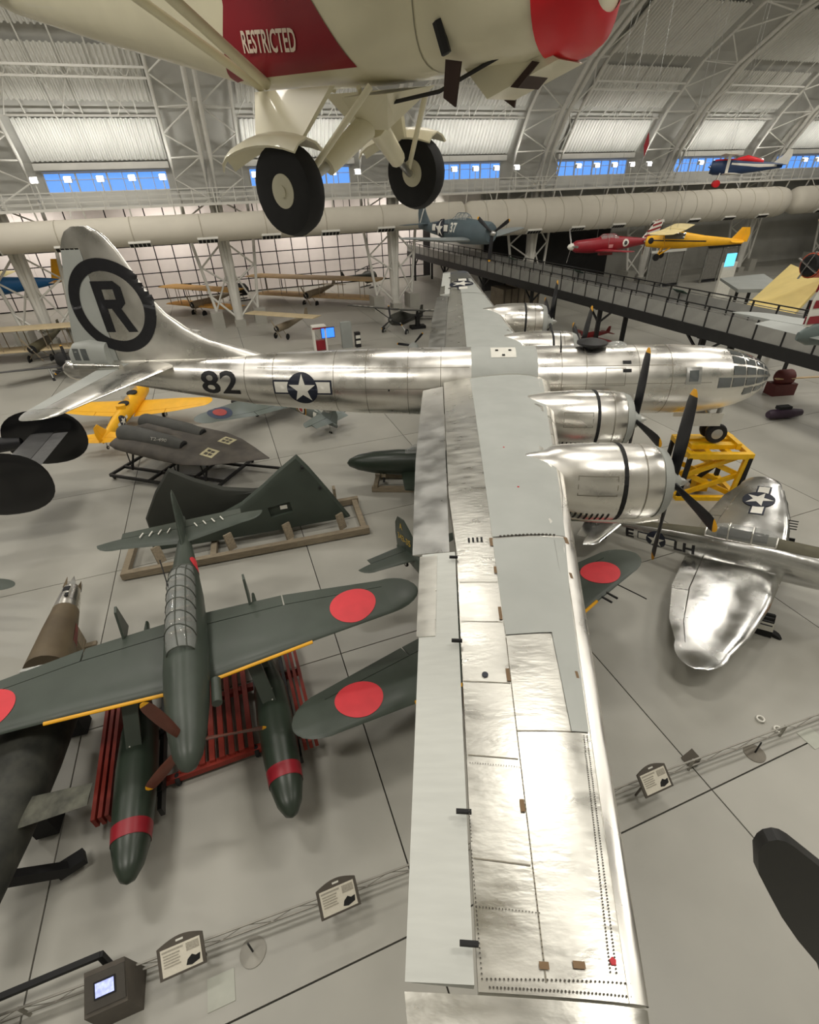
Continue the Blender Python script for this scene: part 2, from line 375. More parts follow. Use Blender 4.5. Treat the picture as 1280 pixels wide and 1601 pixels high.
# window bays
BAY = 19.3
SKYG = mat('window_glass', (0.9, 0.95, 1.0), 0.05, 0, 0, 1, alpha=0.12)
for k in range(-3, 7):
    a0, a1 = BAY * k + 4.2, BAY * (k + 1) - 4.0
    m = MB(); bbox(m, (a0 - 4.2 + a0 - 8.0 + 4.0) / 2 + 0.0, 2.75, 14.3, 8.2, 0.3, 2.0)
    m.build('wall_pier', SHELL, kind='structure')
    fr = MB(); n = 4; w = (a1 - a0) / n
    for zz in (13.42, 15.08): bbox(fr, (a0 + a1) / 2, 2.7, zz, a1 - a0, 0.22, 0.12)
    for i in range(n + 1): bbox(fr, a0 + w * i, 2.7, 14.25, 0.14, 0.2, 1.7)
    for i in range(n): bbox(fr, a0 + w * (i + .5), 2.7, 14.25, 0.06, 0.12, 1.6); bbox(fr, a0 + w * (i + .5), 2.7, 14.5, w, 0.1, 0.06)
    win = fr.build('window_%d' % (k + 4), WSTEEL, kind='structure')
    for i in range(n):
        pm = MB(); bbox(pm, a0 + w * (i + .5), 2.75, 14.25, w - 0.1, 0.03, 1.6); pm.build('pane', SKYG, win)
    # cornice and corrugated panels of this bay
    m = MB(); bbox(m, (a0 + a1) / 2, 2.1, 15.55, a1 - a0 + 0.8, 0.5, 0.55); m.build('trim_%d' % (k + 4), WSTEEL, kind='structure')
    for nm, (b_0, z_0), (b_1, z_1) in (('lower', (1.75, 16.0), (-0.3, 19.0)), ('upper', (-1.55, 20.1), (-4.8, 23.2)), ('top', (-5.9, 24.0), (-11.2, 27.0))):
        m = MB(); pts = []; npl = 28; A_, B_ = a0 - 0.4, a1 + 0.4
        d = Vector((b_1 - b_0, z_1 - z_0)).normalized(); nb, nz = -d.y, d.x
        if nb > 0: nb, nz = -nb, -nz
        r0, r1 = [], []
        for i in range(npl * 4 + 1):
            aa = A_ + (B_ - A_) * i / (npl * 4); h = 0.16 if i % 4 in (1, 2) else 0.0
            r0.append(wor(aa, b_0 + nb * h, z_0 + nz * h)); r1.append(wor(aa, b_1 + nb * h, z_1 + nz * h))
        m.loft([r0, r1], False, False); m.build('wall_panel_%s' % nm, PANELW if nm == 'lower' else SHELL2, kind='structure')
    # rafters and lattice girders in the bay
    if -3 <= k <= 5:
        g = thing('lattice_girder', 'white lattice girder spanning a roof bay between two arch trusses', 'girder', wor((a0 + a1) / 2, -2.6, 19.2), group='roof lattice girders')
        L0 = wor((a0 + a1) / 2, -2.6, 19.2); half = (a1 - a0) / 2 + 0.9
        def GP(a, b, z): return wor(a, b, z) - L0
        for (b_, z_) in ((-0.7, 19.1), (-3.6, 21.3), (-4.2, 21.9)):
            MB().bar(GP(a0 - .9, b_, z_), GP(a1 + .9, b_, z_), 0.16, 0.16).build('chord', WSTEEL, g)
        m = MB(); n = 10
        for i in range(n):
            x0 = a0 + (a1 - a0) * i / n; x1 = a0 + (a1 - a0) * (i + 1) / n; xm = (x0 + x1) / 2
            m.tube(GP(x0, -3.6, 21.3), GP(xm, -4.2, 21.9), 0.04, n=5); m.tube(GP(xm, -4.2, 21.9), GP(x1, -3.6, 21.3), 0.04, n=5)
        m.build('lacing', WSTEEL, g)
        for i in range(5):
            x = a0 + (a1 - a0) * (i + 0.5) / 5
            MB().path([GP(x, -0.3, 18.9), GP(x, -2.0, 20.3), GP(x, -5.9, 23.9), GP(x, -12, 27.3)], 0.07, 5).build('rafter', WSTEEL, g)
            MB().tube(GP(x, -3.7, 21.4), GP(x + (1.6 if i % 2 else -1.6), -0.9, 19.1), 0.05, n=5).build('brace', WSTEEL, g)
# arch trusses
INN = [(-0.2, 9.0), (-0.6, 12.5), (-1.8, 16), (-4.2, 19.5), (-8, 23), (-13.5, 26), (-21, 28.3), (-30, 29.9), (-38, 30.4)]
OUT = [(1.3, 9.0), (1.3, 12.5), (0.3, 16), (-2.0, 19.6), (-6.0, 23.6), (-12.2, 26.9), (-20.5, 29.6), (-30, 31.2), (-38, 31.8)]
for k in range(-2, 6):
    a0 = BAY * k; L0 = wor(a0, 0, 0)
    t = thing('arch_truss', 'white tubular arch truss rising from the hall floor into the vaulted roof', 'truss', L0, group='arch trusses along the far side')
    def TP(a, b, z): return wor(a0 + a, b, z) - L0
    for s_ in (-0.42, 0.42):
        MB().path([TP(0, 0, 0.6), TP(s_ * .5, -0.1, 5)] + [TP(s_, b, z) for b, z in INN], 0.22, 8).build('chord', WSTEEL, t, 60)
        far = [(-76 - b, z) for b, z in INN[::-1]][1:] + [(-76, 0)]
        MB().path([TP(s_, INN[-1][0], INN[-1][1])] + [TP(s_, b, z) for b, z in far], 0.22, 6).build('chord', WSTEEL, t, 60)
    for s_ in (-3.3, 3.3):
        MB().path([TP(s_ * .7, 0.6, 1.6)] + [TP(s_, b, z) for b, z in OUT], 0.17, 8).build('outer_chord', WSTEEL, t, 60)
        bm_ = MB()
        for i in range(len(OUT) - 1):
            j0, j1 = INN[i], INN[i + 1]; o0, o1 = OUT[i], OUT[i + 1]; mb_ = ((o0[0] + o1[0]) / 2, (o0[1] + o1[1]) / 2)
            for q0, q1 in (((s_, *mb_), (s_ * .1, *j0)), ((s_, *mb_), (s_ * .1, *j1))): bm_.tube(TP(*q0), TP(*q1), 0.075, n=6)
            bm_.tube(TP(s_, *o0), TP(s_ * .1, *j0), 0.075, n=6)
        bm_.build('bracing', WSTEEL, t, 60)
        lg = MB(); lg.tube(TP(0, 0, .7), TP(s_ * .75, .7, 3.2), 0.13, n=6); lg.tube(TP(s_ * .7, .6, 1.7), TP(s_ * .05, -.05, 6), 0.1, n=6); lg.tube(TP(s_ * .85, 1, 6.2), TP(s_ * .05, -.1, 8.6), 0.1, n=6); lg.tube(TP(s_ * .85, 1, 6.2), TP(s_ * .05, -.1, 4.4), 0.1, n=6)
        lg.build('leg_brace', WSTEEL, t, 60)
        bk = MB(); bbox(bk, 0, 0, 0, 1, 1, 1); bk.v = [tuple(Vector(v) - wor(0, 0, 0)) for v in bk.v]
        bk2 = MB(); bk2.box(TP(s_ * .72, .6, .85), (1.3, 2.2, 1.7), BM); bk2.build('concrete_block', FLOORM, t)
    for b, z in OUT[1:]: MB().tube(TP(-3.3, b, z), TP(3.3, b, z), 0.08, n=6).build('cross_member', WSTEEL, t, 60)
    ft = MB(); ft.box(TP(0, 0, .35), (1.2, 1.2, .7), BM); ft.build('foot', FLOORM, t)
    col = MB(); col.path([TP(0, .25, .6), TP(0, .4, 5), TP(0, .5, 9), TP(0, .3, 13), TP(0, -1.0, 16.6), TP(0, -3.4, 20)], [.5, .62, .62, .5, .4, .3], 10).build('column', WSTEEL, t, 60)
# catwalk with white railing
cw = thing('catwalk', 'white service catwalk with handrails running below the blue windows', 'catwalk', wor(20, -0.8, 12.2))
L0 = wor(20, -0.8, 12.2)
def CPt(a, b, z): return wor(a, b, z) - L0
m = MB(); m.bar(CPt(-60, -0.7, 12.1), CPt(118, -0.7, 12.1), 2.2, 0.22); m.build('deck', WSTEEL, cw)
for zz in (12.65, 13.05, 13.45):
    for bb in (-1.8,): MB().bar(CPt(-60, bb, zz), CPt(118, bb, zz), 0.06, 0.06).build('rail', WSTEEL, cw)
MB().bar(CPt(-60, 0.4, 13.45), CPt(118, 0.4, 13.45), 0.06, 0.06).build('rail', WSTEEL, cw)
pst = MB().bar((0, 0, 0), (0, 0, 1.4), 0.07, 0.07).build('post', WSTEEL, cw); pst.location = CPt(-60, -1.8, 12.1)
for i in range(1, 90): sub(pst, CPt(-60 + 2 * i, -1.8, 12.1), cw)
hg = MB().bar((0, 0, 0), BN * 0.4 + Vector((0, 0, -1.3)), 0.12, 0.12).build('bracket', WSTEEL, cw); hg.location = CPt(-60, -1.7, 12.05)
for i in range(1, 45): sub(hg, CPt(-60 + 4 * i, -1.7, 12.05), cw)
# floodlights
LAMPG = mat('floodlight_lens', (1, 1, 1), 0.3, 0, 0, 1, emit=(1.0, 0.97, 0.9), estr=9)
fl = None
for k in range(-2, 6):
    for i in range(5):
        a = BAY * k + 4.3 + (BAY - 8.6) * i / 4; p = wor(a, -1.75, 12.2)
        if fl is None:
            fl = thing('floodlight', 'lit white floodlight on a short post along the catwalk below the windows', 'floodlight', p, group='floodlights along the catwalk')
            MB().tube((0, 0, 0), (0, 0, 2.05), 0.05, n=6).build('post', WSTEEL, fl)
            MB().box((0, 0, 2.2), (0.62, 0.42, 0.42), BM).build('housing', WSTEEL, fl)
            MB().box(-BN * 0.235 + Vector((0, 0, 2.2)), (0.52, 0.06, 0.36), BM).build('lens', LAMPG, fl)
            MB().box(Vector((0, 0, 2.43)), (0.5, 0.34, 0.05), BM).build('top_lens', LAMPG, fl)
            bl_ = lamp('floodlight_beam', (0, 0, 2.5), Vector((0, 0, 2.5)) + BN * 1.95 + Vector((0, 0, 3.5)), .5, 32, (1, .97, .92), .34); bl_.data.spread = math.radians(110); bl_.parent = fl; d = fl
        else: d = dup(fl); d.location = p
        for c_ in d.children:
            if c_.type == 'LIGHT': c_.name = 'floodlight_beam_%d_%d' % (k + 2, i) + ('_offscreen' if k in (-2, 5) or (k == 4 and i > 1) else '')
# ventilation duct
def duct(a0, a1, r, zc, label, dfs, step, caps):
    L0 = wor((a0 + a1) / 2, -2.4, zc - r); t = thing('ventilation_duct', label, 'duct', L0)
    P = lambda a, b=0, z=0: wor(a, -2.4 + b, zc + z) - L0
    ends = [(a0 + (0 if not caps[0] else .8), r)] if not caps[0] else [(a0, r * .55), (a0 + .5, r * .85), (a0 + 1.2, r)]
    ends += [(a1, r)] if not caps[1] else [(a1 - 1.6, r), (a1 - .6, r * .93), (a1 - .1, r * .72), (a1, r * .4)]
    m = MB(); m.lathe([(a - a0, rr) for a, rr in ends], P(a0), BL, 28); m.build('duct_skin', DUCT, t, 50)
    n = int((a1 - a0) / step)
    for i in range(1, n): MB().torus(P(a0 + step * i), BL, r, 0.045, 28, 5).build('hoop', mat('duct_seam', srgb(186, 178, 162), .7), t, 60)
    for a in dfs:
        dd = Vector((-BN.x * .62, -BN.y * .62, -.78)); c = P(a) + dd * r
        Mx = Matrix((BL, dd.cross(BL).normalized(), dd.normalized())).transposed()
        q = MB().box(c + dd * .08, (2.0, .62, .22), Mx).build('diffuser', WSTEEL, t)
        for j in range(5): MB().box(c + dd * .17 + BL * (-.76 + .38 * j), (.3, .46, .1), Mx).build('slot', BLACKM, q)
    for i in range(int((a1 - a0) / 9.65)):
        MB().tube(P(a0 + 4 + 9.65 * i, 0, r), P(a0 + 4 + 9.65 * i, .6, 12 - zc), .05, n=5).build('hanger', WSTEEL, t)
duct(-46, 26.9, 1.25, 10.1, 'slim smooth white air duct hung along the left trusses behind the marked tail fin', [-33 + 6.3 * i for i in range(9)], 6.3, (0, 0))
duct(26.95, 79, 1.9, 9.45, 'fat ribbed white air duct with rounded end behind the yellow and crimson planes', [30 + 6.3 * i for i in range(8)], 2.6, (1, 1))
duct(80.5, 125, 1.75, 9.5, 'farthest white air duct section beyond the rounded duct end', [86 + 6.3 * i for i in range(5)], 3.4, (1, 0))
for o in list(COL.objects):
    if o.type == 'EMPTY' and o.parent is None and o.name.split('.')[0] in ('lattice_girder', 'arch_truss', 'catwalk'):
        for k_ in ('label', 'category', 'group'):
            if k_ in o: del o[k_]
        o['kind'] = 'structure'
# ---------------------------------------------------------------- elevated walkway
MESHG = mat('walkway_mesh_infill', srgb(150, 150, 145), 0.7, 0, 0.1, 1)
BRG = mat('bridge_black_steel', srgb(34, 34, 34), 0.5, 0.2, 0.12, 2)
DECKM = mat('bridge_deck_grey', srgb(110, 109, 104), 0.7, 0, 0.08, 1)
BZ, BA0, BA1, BB0, BB1 = 4.15, 29.0, 33.0, -52.0, 22.0
br = thing('elevated_walkway', 'long dark steel visitor walkway on black columns crossing the hall behind the bomber', 'walkway', wor(31, -15, 0))
L0 = wor(31, -15, 0)
def BP(a, b, z): return wor(a, b, z) - L0
MB().bar(BP((BA0 + BA1) / 2, BB0, BZ - .1), BP((BA0 + BA1) / 2, BB1, BZ - .1), BA1 - BA0, .2).build('deck', DECKM, br)
for a in (BA0, BA1): MB().bar(BP(a, BB0, BZ - .3), BP(a, BB1, BZ - .3), .22, .75).build('edge_beam', BRG, br)
for a in (BA0, BA1):
    MB().bar(BP(a, BB0, BZ + 1.38), BP(a, BB1, BZ + 1.38), .09, .07).build('handrail', BRG, br)
    MB().bar(BP(a, BB0, BZ + 1.15), BP(a, BB1, BZ + 1.15), .05, .05).build('handrail', ALUD, br)
n = 40; st = (BB1 - BB0) / n; po = pn = None
for a in (BA0, BA1):
    for i in range(n + 1):
        p = BP(a, BB0 + st * i, BZ - .1)
        if po is None: po = MB().box((0, 0, .75), (.1, .1, 1.5), BM).build('post', BRG, br); po.location = p
        else: sub(po, p, br)
        if i < n:
            p = BP(a, BB0 + st * (i + .5), BZ + .56)
            if pn is None: pn = MB().box((0, 0, 0), (.03, st - .1, 1.0), BM).build('infill_panel', MESHG, br); pn.location = p
            else: sub(pn, p, br)
for b in (20, 8, -4, -15, -26, -37, -48):
    for a in (BA0 + .5, BA1 - .5):
        c = MB().bar(BP(a, b, 0), BP(a, b, BZ - .4), .34, .34).build('column', BRG, br)
        m = MB()
        for s_ in (-1, 1): m.bar(BP(a, b, BZ - 1.9), BP(a, b + 1.7 * s_, BZ - .55), .14, .14)
        m.build('bracket', BRG, c)
    MB().bar(BP(BA0, b, BZ - .55), BP(BA1, b, BZ - .55), .2, .4).build('cross_beam', BRG, br)
for i, (b, z) in enumerate(((-5, .35), (-18, .35), (-31, .35), (-43, .35))):
    q = thing('reading_panel', 'small slanted reading panel on the far rail of the elevated walkway', 'sign', wor(BA1 - .25, b, BZ), group='reading panels on the walkway rail')
    MB().box(Vector((0, 0, .5)), (.08, .08, 1.0), BM).build('post', BRG, q)
    M2 = BM @ Matrix.Rotation(math.radians(28), 3, 'Y')
    MB().box(Vector((0, 0, 1.12)), (.62, 1.1, .05), M2).build('board', mat('sign_green', srgb(60, 84, 74), .6), q)
    MB().box(Vector((0, 0, 1.15)), (.5, .95, .03), M2).build('print', WHITE, q)
# ================================================================== THE SILVER BOMBER
AX = 5.5
bomber = thing('heavy_bomber', 'huge polished silver four-engined bomber with circled R on its tail fin', 'aircraft', (0, 0, 0))
def S(s): return 12.0 - s
FST = [(.12, .12, .05, .05), (.22, .10, .34, .34), (.45, .06, .60, .60), (.85, .02, .86, .88), (1.4, 0, 1.08, 1.10), (2.1, -.02, 1.25, 1.28), (3.0, -.02, 1.38, 1.40), (4.2, 0, 1.44, 1.44), (8, 0, 1.45, 1.45), (15, 0, 1.45, 1.45), (17.5, .02, 1.38, 1.40), (20, .08, 1.24, 1.28), (22.5, .18, 1.05, 1.13), (25.5, .38, .80, .86), (28, .55, .58, .62), (29.6, .62, .50, .52), (30.6, .66, .42, .44), (31.0, .68, .34, .34)]
NG = 1.95   # glazed nose ends here
def fst(s):
    for p, q in zip(FST, FST[1:]):
        if p[0] <= s <= q[0]:
            k = (s - p[0]) / (q[0] - p[0]); return (s,) + tuple(p[i] + (q[i] - p[i]) * k for i in (1, 2, 3))
    return FST[-1]
def frings(stations, n=40, inset=0.0): return fus_rings([(S(s), AX + zc, hw - inset, hh - inset) for s, zc, hw, hh in stations], n)
fus = MB().loft(frings([q for q in [fst(.12), fst(.22), fst(.45), fst(.85), fst(1.4), fst(NG)]] + [q for q in FST if q[0] > NG])).build('fuselage', ALU, bomber, 45)
FT = bvh_of(fus)
# wing geometry: LE / TE stations, dihedral
def wz(y): return AX + 0.10 + 0.0787 * abs(y)
def LEs(y): return 9.30 + .1393 * abs(y)
def TEs(y):
    y = abs(y)
    pts = [(0, 14.75), (4, 14.72), (9.5, 14.62), (13.8, 14.42), (13.9, 14.22), (20.3, 14.08), (21.0, 14.0)]
    for p, q in zip(pts, pts[1:]):
        if p[0] <= y <= q[0]: return p[1] + (q[1] - p[1]) * (y - p[0]) / (q[0] - p[0])
    return pts[-1][1]
def tc(y): return .205 - .10 * abs(y) / 20.3
def bsec(y): return (y, S(LEs(y)), S(TEs(y)), wz(y), tc(y))
YS = [0.9, 2.5, 4.4, 6.5, 8, 9.5, 11.5, 13.85]
YO = [13.85, 15.5, 17, 18.5, 20.28]
HC = 0.70
def cfrac(y, s): return (s - LEs(y)) / (TEs(y) - LEs(y))
WT = {}
for sg in (-1, 1):
    top = ALU2
    # main wing box up to the hinge line
    rings = []
    for y in YS + YO[1:]:
        hs = 13.62 - (0.0 if y > 13.8 else 0.0) if y > 13.8 else 13.66
        if y > 13.8: hs = 13.545 - (y - 13.85) * .011
        else: hs = 13.90 - .018 * y
        rings += wing_rings([bsec(sg * y)], 0, cfrac(y, hs), 14)
    w = MB().loft(rings).build('wing', top, bomber, 60)
    WT[sg] = w
    # flap and aileron
    rr = []
    for y in (1.6, 3, 5, 7, 9, 11, 13.8): rr += wing_rings([bsec(sg * y)], cfrac(y, 13.93 - .018 * y), 1, 5)
    flap = MB().loft(rr).build('flap', ALUD, bomber, 50)
    flap.location = (0, 0, -.10)
    rr = []
    for y in (13.92, 15.5, 17, 18.5, 20.24): rr += wing_rings([bsec(sg * y)], cfrac(y, 13.575 - (y - 13.85) * .011), 1, 5)
    ail = MB().loft(rr).build('aileron', GREYL, bomber, 50)
    tab = MB().loft(wing_rings([bsec(sg * 14.0)], .90, 1.015, 3) + wing_rings([bsec(sg * 16.2)], .90, 1.015, 3)).build('trim_tab', ALU2, bomber, 50); tab.location = (0, 0, .012)
    for y in (14.2, 16.4, 18.9, 20.0) if sg < 0 else (15, 18):
        hs = 13.55 - (y - 13.85) * .011
        MB().box((S(hs + .06), sg * y, wz(y) + .17), (.16, .035, .05)).build('hinge', BLACKM, ail)
    # tip
    e = bsec(sg * 20.30); tip = MB().loft(wing_rings([e] + round_tip(e, sg, .72, 0.0, 6, .04), 0, 1, 12)).build('wing_tip', ALU2, bomber, 50)
    # polished leading edge
    rr = []
    for y in YS + YO[1:]:
        b_ = bsec(sg * y); ch = b_[1] - b_[2]
        rr.append([p + Vector((.012, 0, .008)) for p in wing_rings([b_], 0, .035 if y < 13.8 else .085, 8)[0]])
    MB().loft(rr, False).build('leading_edge', ALU, bomber, 60)
wt = {s_: bvh_of(WT[s_]) for s_ in WT}
UP = AX + 6
def wpoly(name, pts, m, sg=-1, off=.016, step=.5, tree=None): # pts: (station, span)
    return decal(name, [[(S(s), y) for s, y in pts]], m, bomber, (0, 0, UP), (1, 0, 0), (0, 1, 0), (0, 0, -1), tree or wt[sg], off, step)
# grey walkway paint on the right wing
edge = [(12.80, -1.35), (12.80, -5), (12.80, -9.5), (12.80, -13.5)]
wpoly('walkway_paint', [(9.85, -1.5), (10.18, -4.4), (10.38, -5.7), (10.98, -10.7), (11.36, -13.38), (12.82, -13.52), (12.80, -9.5), (12.78, -5), (12.78, -1.5)], GREYP)
wpoly('walkway_paint', [(11.38, -13.46), (11.66, -15.2), (12.0, -17.85), (12.21, -17.86), (12.14, -16.17), (12.84, -16.24), (12.83, -13.60)], GREYP)
for pp_ in ([(9.85, 1.5), (10.18, 4.4), (10.38, 5.7), (10.98, 10.7), (11.36, 13.38), (12.82, 13.52), (12.80, 9.5), (12.78, 5), (12.78, 1.5)], [(11.38, 13.46), (11.66, 15.2), (12.0, 17.85), (12.21, 17.86), (12.14, 16.17), (12.84, 16.24), (12.83, 13.60)]):
    wpoly('walkway_paint', pp_[::-1], GREYP, 1)
# joint strips, bolts and skin patches
RIV = mat('rivet_dark', srgb(70, 66, 58), .6, .2, .1)
BRASS = mat('brown_plate', srgb(120, 96, 68), .6, .2, .1)
def wpt(s, y, off=0.0):
    h, n_, _, _ = wt[-1 if y < 0 else 1].ray_cast(Vector((S(s), y, UP)), Vector((0, 0, -1)))
    return (h + n_ * off) if h else Vector((S(s), y, wz(y) + .2))
for i in range(15):
    k = (i + .5) / 15; s_ = 11.55 + (12.70 - 11.55) * k; p = wpt(s_, -13.40 - .1 * k, .012)
    MB().lathe([(0, .028), (.012, .02)], p, (0, 0, 1), 8).build('bolt', RIV, bomber)
rv = MB()
def rivets(s0, y0, s1, y1, n, r=.009):
    for i in range(n):
        k = i / (n - 1); p = wpt(s0 + (s1 - s0) * k, y0 + (y1 - y0) * k, .006)
        rv.add([p + Vector((r * math.cos(t), r * math.sin(t), .004)) for t in [PI * j / 3 for j in range(6)]], [(0, 1, 2, 3, 4, 5)])
rivets(12.24, -20.16, 13.40, -20.2, 34); rivets(12.2, -20.24, 13.38, -20.25, 40); rivets(12.03, -17.9, 12.33, -20.1, 90, .008); rivets(12.07, -17.9, 12.38, -20.1, 90, .008)
rivets(13.50, -18.9, 13.44, -20.2, 40, .007); rivets(12.84, -16.3, 12.92, -20.1, 90, .006); rivets(13.46, -18.3, 12.9, -18.35, 20, .006); rivets(13.46, -19.7, 12.9, -19.73, 20, .006); rivets(11.62, -13.6, 12.0, -17.8, 100, .007)
rvo = rv.build('rivet_rows', RIV, bomber); rvo['kind'] = 'stuff'
for s0, y0, ds, dy in ((12.82, -13.55, .07, .28), (11.33, -13.42, .08, .22), (12.83, -14.5, .05, .2), (12.85, -15.6, .05, .3), (12.86, -16.9, .05, .22), (12.90, -18.72, .05, .13), (11.5, -14.6, .05, .16), (11.92, -16.9, .04, .12), (12.58, -20.05, .10, .05), (12.88, -20.07, .08, .05), (13.42, -20.42, .05, .13), (12.5, -20.33, .28, .07), (12.18, -20.45, .07, .13)):
    wpoly('access_plate', [(s0, y0), (s0 + ds, y0), (s0 + ds, y0 - dy), (s0, y0 - dy)], BRASS, off=.016, step=9)
for s_, y_ in ((13.2, -17.0), ): MB().lathe([(0, .045), (.012, .045)], wpt(s_, y_, .006), (0, 0, 1), 12).build('filler_cap', NAVY, bomber)
for s_, y_ in ((12.15, -9.0), (12.05, -11.4), (12.34, -20.03)): MB().lathe([(0, .03), (.012, .03)], wpt(s_, y_, .006), (0, 0, 1), 5).build('warning_mark', RED, bomber)
for y_ in (-13.45, -13.52, -13.59, -13.66): wpoly('vent_slot', [(13.02 - (y_ + 13.45) * 1.2, -13.50), (13.06 - (y_ + 13.45) * 1.2, -13.50), (13.06 - (y_ + 13.45) * 1.2, -13.66), (13.02 - (y_ + 13.45) * 1.2, -13.66)], BLACKM, off=.014, step=9)
SEAM = mat('panel_seam', srgb(140, 135, 122), .6, .6, .1)
for (s0, y0, s1, y1) in ((13.5, -14.9, 12.85, -14.95), (13.5, -15.9, 12.85, -15.95), (13.5, -17.1, 12.87, -17.15), (13.48, -18.2, 12.9, -18.25), (12.84, -16.3, 12.92, -20.2), (12.80, -13.6, 12.84, -16.2), (13.85, -2.4, 12.82, -2.5), (13.8, -4.2, 12.8, -3.7), (12.2, -17.86, 12.87, -17.88), (13.47, -19.3, 12.92, -19.35)):
    d = Vector((s1 - s0, y1 - y0)).normalized() * .006; nx, ny = -d.y, d.x
    wpoly('panel_seam', [(s0 + nx, y0 + ny), (s1 + nx, y1 + ny), (s1 - nx, y1 - ny), (s0 - nx, y0 - ny)], SEAM, off=.008, step=.4)
# left wing marks
us_star(bomber, (S(12.75), 16.2, UP + 2), (0, -1, 0), (1, 0, 0), (0, 0, -1), wt[1], .78, True, .4)
# fuselage paint band over the wing and hatch
BANDP = []
decal('fuselage_paint_band', [rect(S(12.72), -1.44, S(9.98), 1.44)], GREYP, bomber, (0, 0, UP), (1, 0, 0), (0, 1, 0), (0, 0, -1), FT, .010, .16)
decal('fuselage_paint_band', [rect(S(12.72), AX + .0, S(9.98), AX + 1.2)], GREYP, bomber, (0, -6, 0), (1, 0, 0), (0, 0, 1), (0, 1, 0), FT, .010, .16)
ht = decal('hatch_plate', [rect(S(11.9), -.75, S(10.85), -.05)], WHITE, bomber, (0, 0, UP), (1, 0, 0), (0, 1, 0), (0, 0, -1), FT, .022, .2)
for s_, y_ in ((11.65, -.35), (11.1, -.35), (11.38, -.65)): MB().box((S(s_), y_, AX + math.sqrt(1.45 ** 2 - y_ * y_) + .03), (.12, .1, .04)).build('latch', DARKST, ht)
# fuselage marks
SIDE = dict(u=(1, 0, 0), v=(0, 0, 1), d=(0, 1, 0))
us_star(bomber, (S(20.0), -5, AX + .12), **SIDE, tree=FT, r=.62, step=.12)
decal('number_marking', text_polys('82', 1.02, .018, width=1.75), BLACK, bomber, (S(23.78), -5, AX + .33), **SIDE, tree=FT, off=.014, step=.2, faces=True)
for s_, z_, ds, dz in ((3.75, .55, .62, .62),):
    q = decal('window_frame', [rect(-ds / 2, -dz / 2, ds / 2, dz / 2)], ALUD, bomber, (S(s_), -5, AX + z_), **SIDE, tree=FT, off=.014, step=.2)
    decal('window_pane', [rect(-ds * .3, -dz * .32, ds * .3, dz * .32)], GLASS, bomber, (S(s_), -5, AX + z_), **SIDE, tree=FT, off=.024, step=.2)
for s_, z_, w_, h_ in ((6.4, 1.05, .34, .1), (6.4, .78, .34, .12), (19.0, .0, .07, .07), (16.2, .1, .07, .07)):
    decal('vent', [rect(-w_ / 2, -h_ / 2, w_ / 2, h_ / 2)], BLACKM, bomber, (S(s_), -5, AX + z_), **SIDE, tree=FT, off=.014, step=.3)
for s_, z_, w_, h_ in ((6.85, .55, .8, .65),):
    x0, x1, z0, z1 = -w_ / 2, w_ / 2, -h_ / 2, h_ / 2
    for (a, b, c, d_) in ((x0, z0, x1, z0 + .02), (x0, z1 - .02, x1, z1), (x0, z0, x0 + .02, z1), (x1 - .02, z0, x1, z1)):
        decal('door_seam', [rect(a, b, c, d_)], SEAM, bomber, (S(s_), -5, AX + z_), **SIDE, tree=FT, off=.010, step=.3)
for s_ in (4.6, 5.9, 8.0, 9.0, 14.0, 15.4, 17.2, 18.6, 21.3, 22.6):   # skin joints round the hull
    _, zc, hw, hh = fst(s_); m = MB(); m.loft(fus_rings([(S(s_) - .012, AX + zc, hw + .006, hh + .006), (S(s_) + .012, AX + zc, hw + .006, hh + .006)], 40), False); m.build('skin_joint', SEAM, bomber, 60)
for z_, s0, s1 in ((.95, 4.5, 9.9), (.95, 12.8, 22), (.15, 12.9, 19), (.3, 3, 9.6)):
    decal('skin_joint', [rect(S(s1), -.01, S(s0), .01)], SEAM, bomber, (0, -5, AX + z_), **SIDE, tree=FT, off=.006, step=.5)
# glazed nose: panes between frame bars
panes = []
ROWS = [(-.20, .18), (.18, .62), (.62, 1.0)]
def hull_pt(s, t, off=0.0):
    _, zc, hw, hh = fst(s); return Vector((S(s), -(hw + off) * math.cos(t), AX + zc + (hh + off) * math.sin(t)))
srows = [.30, .62, 1.05, 1.55, 2.15, 2.75]
trow = [-.35, .02, .40, .78, 1.16, PI - 1.16, PI - .78, PI - .40, PI - .02, PI + .35]
for i in range(len(srows) - 1):
    for j in range(len(trow) - 1):
        if i == 4 and j not in (1, 7): continue
        if i == 3 and j in (0, 8): continue
        s0, s1, t0, t1 = srows[i] + .035, srows[i + 1] - .035, trow[j], trow[j + 1]
        e = .05 / max(.3, fst((s0 + s1) / 2)[2]); t0 += e; t1 -= e
        m = MB(); g = [[hull_pt(s0 + (s1 - s0) * a / 3, t0 + (t1 - t0) * b / 3, .014) for b in range(4)] for a in range(4)]
        m.loft(g, False, False); m.build('nose_pane', GLASS, bomber, 60)
MB().lathe([(0, .18), (.10, .12), (.18, .02)], (S(.16), 0, AX + .12), (1, 0, 0), 16).build('nose_cap', GLASS, bomber, 60)
# turrets, aerials
for s_, r_ in ((7.65, .42),):
    q = MB().lathe([(0, .34), (.12, .34), (.16, .62), (.24, .62), (.34, .30), (.38, .05)], (S(s_), 0, AX + 1.40), (0, 0, 1), 20).build('turret', DARKST, bomber, 40)
MB().sphere((S(6.6), 0, AX + 1.45), (.42, .34, .2)).build('astrodome', CLEAR, bomber, 60)
for s_ in (9.0,): MB().path([(S(s_), -.5, AX + 1.36), (S(s_) - .05, -.5, AX + 1.75), (S(s_) - .12, -.5, AX + 2.15)], [.04, .03, .015]).build('aerial', DARKST, bomber)
MB().lathe([(0, .3), (.2, .25), (.3, .05)], (S(19.3), 0, AX - 1.15), (0, 0, -1), 14).build('turret', ALUD, bomber, 50)
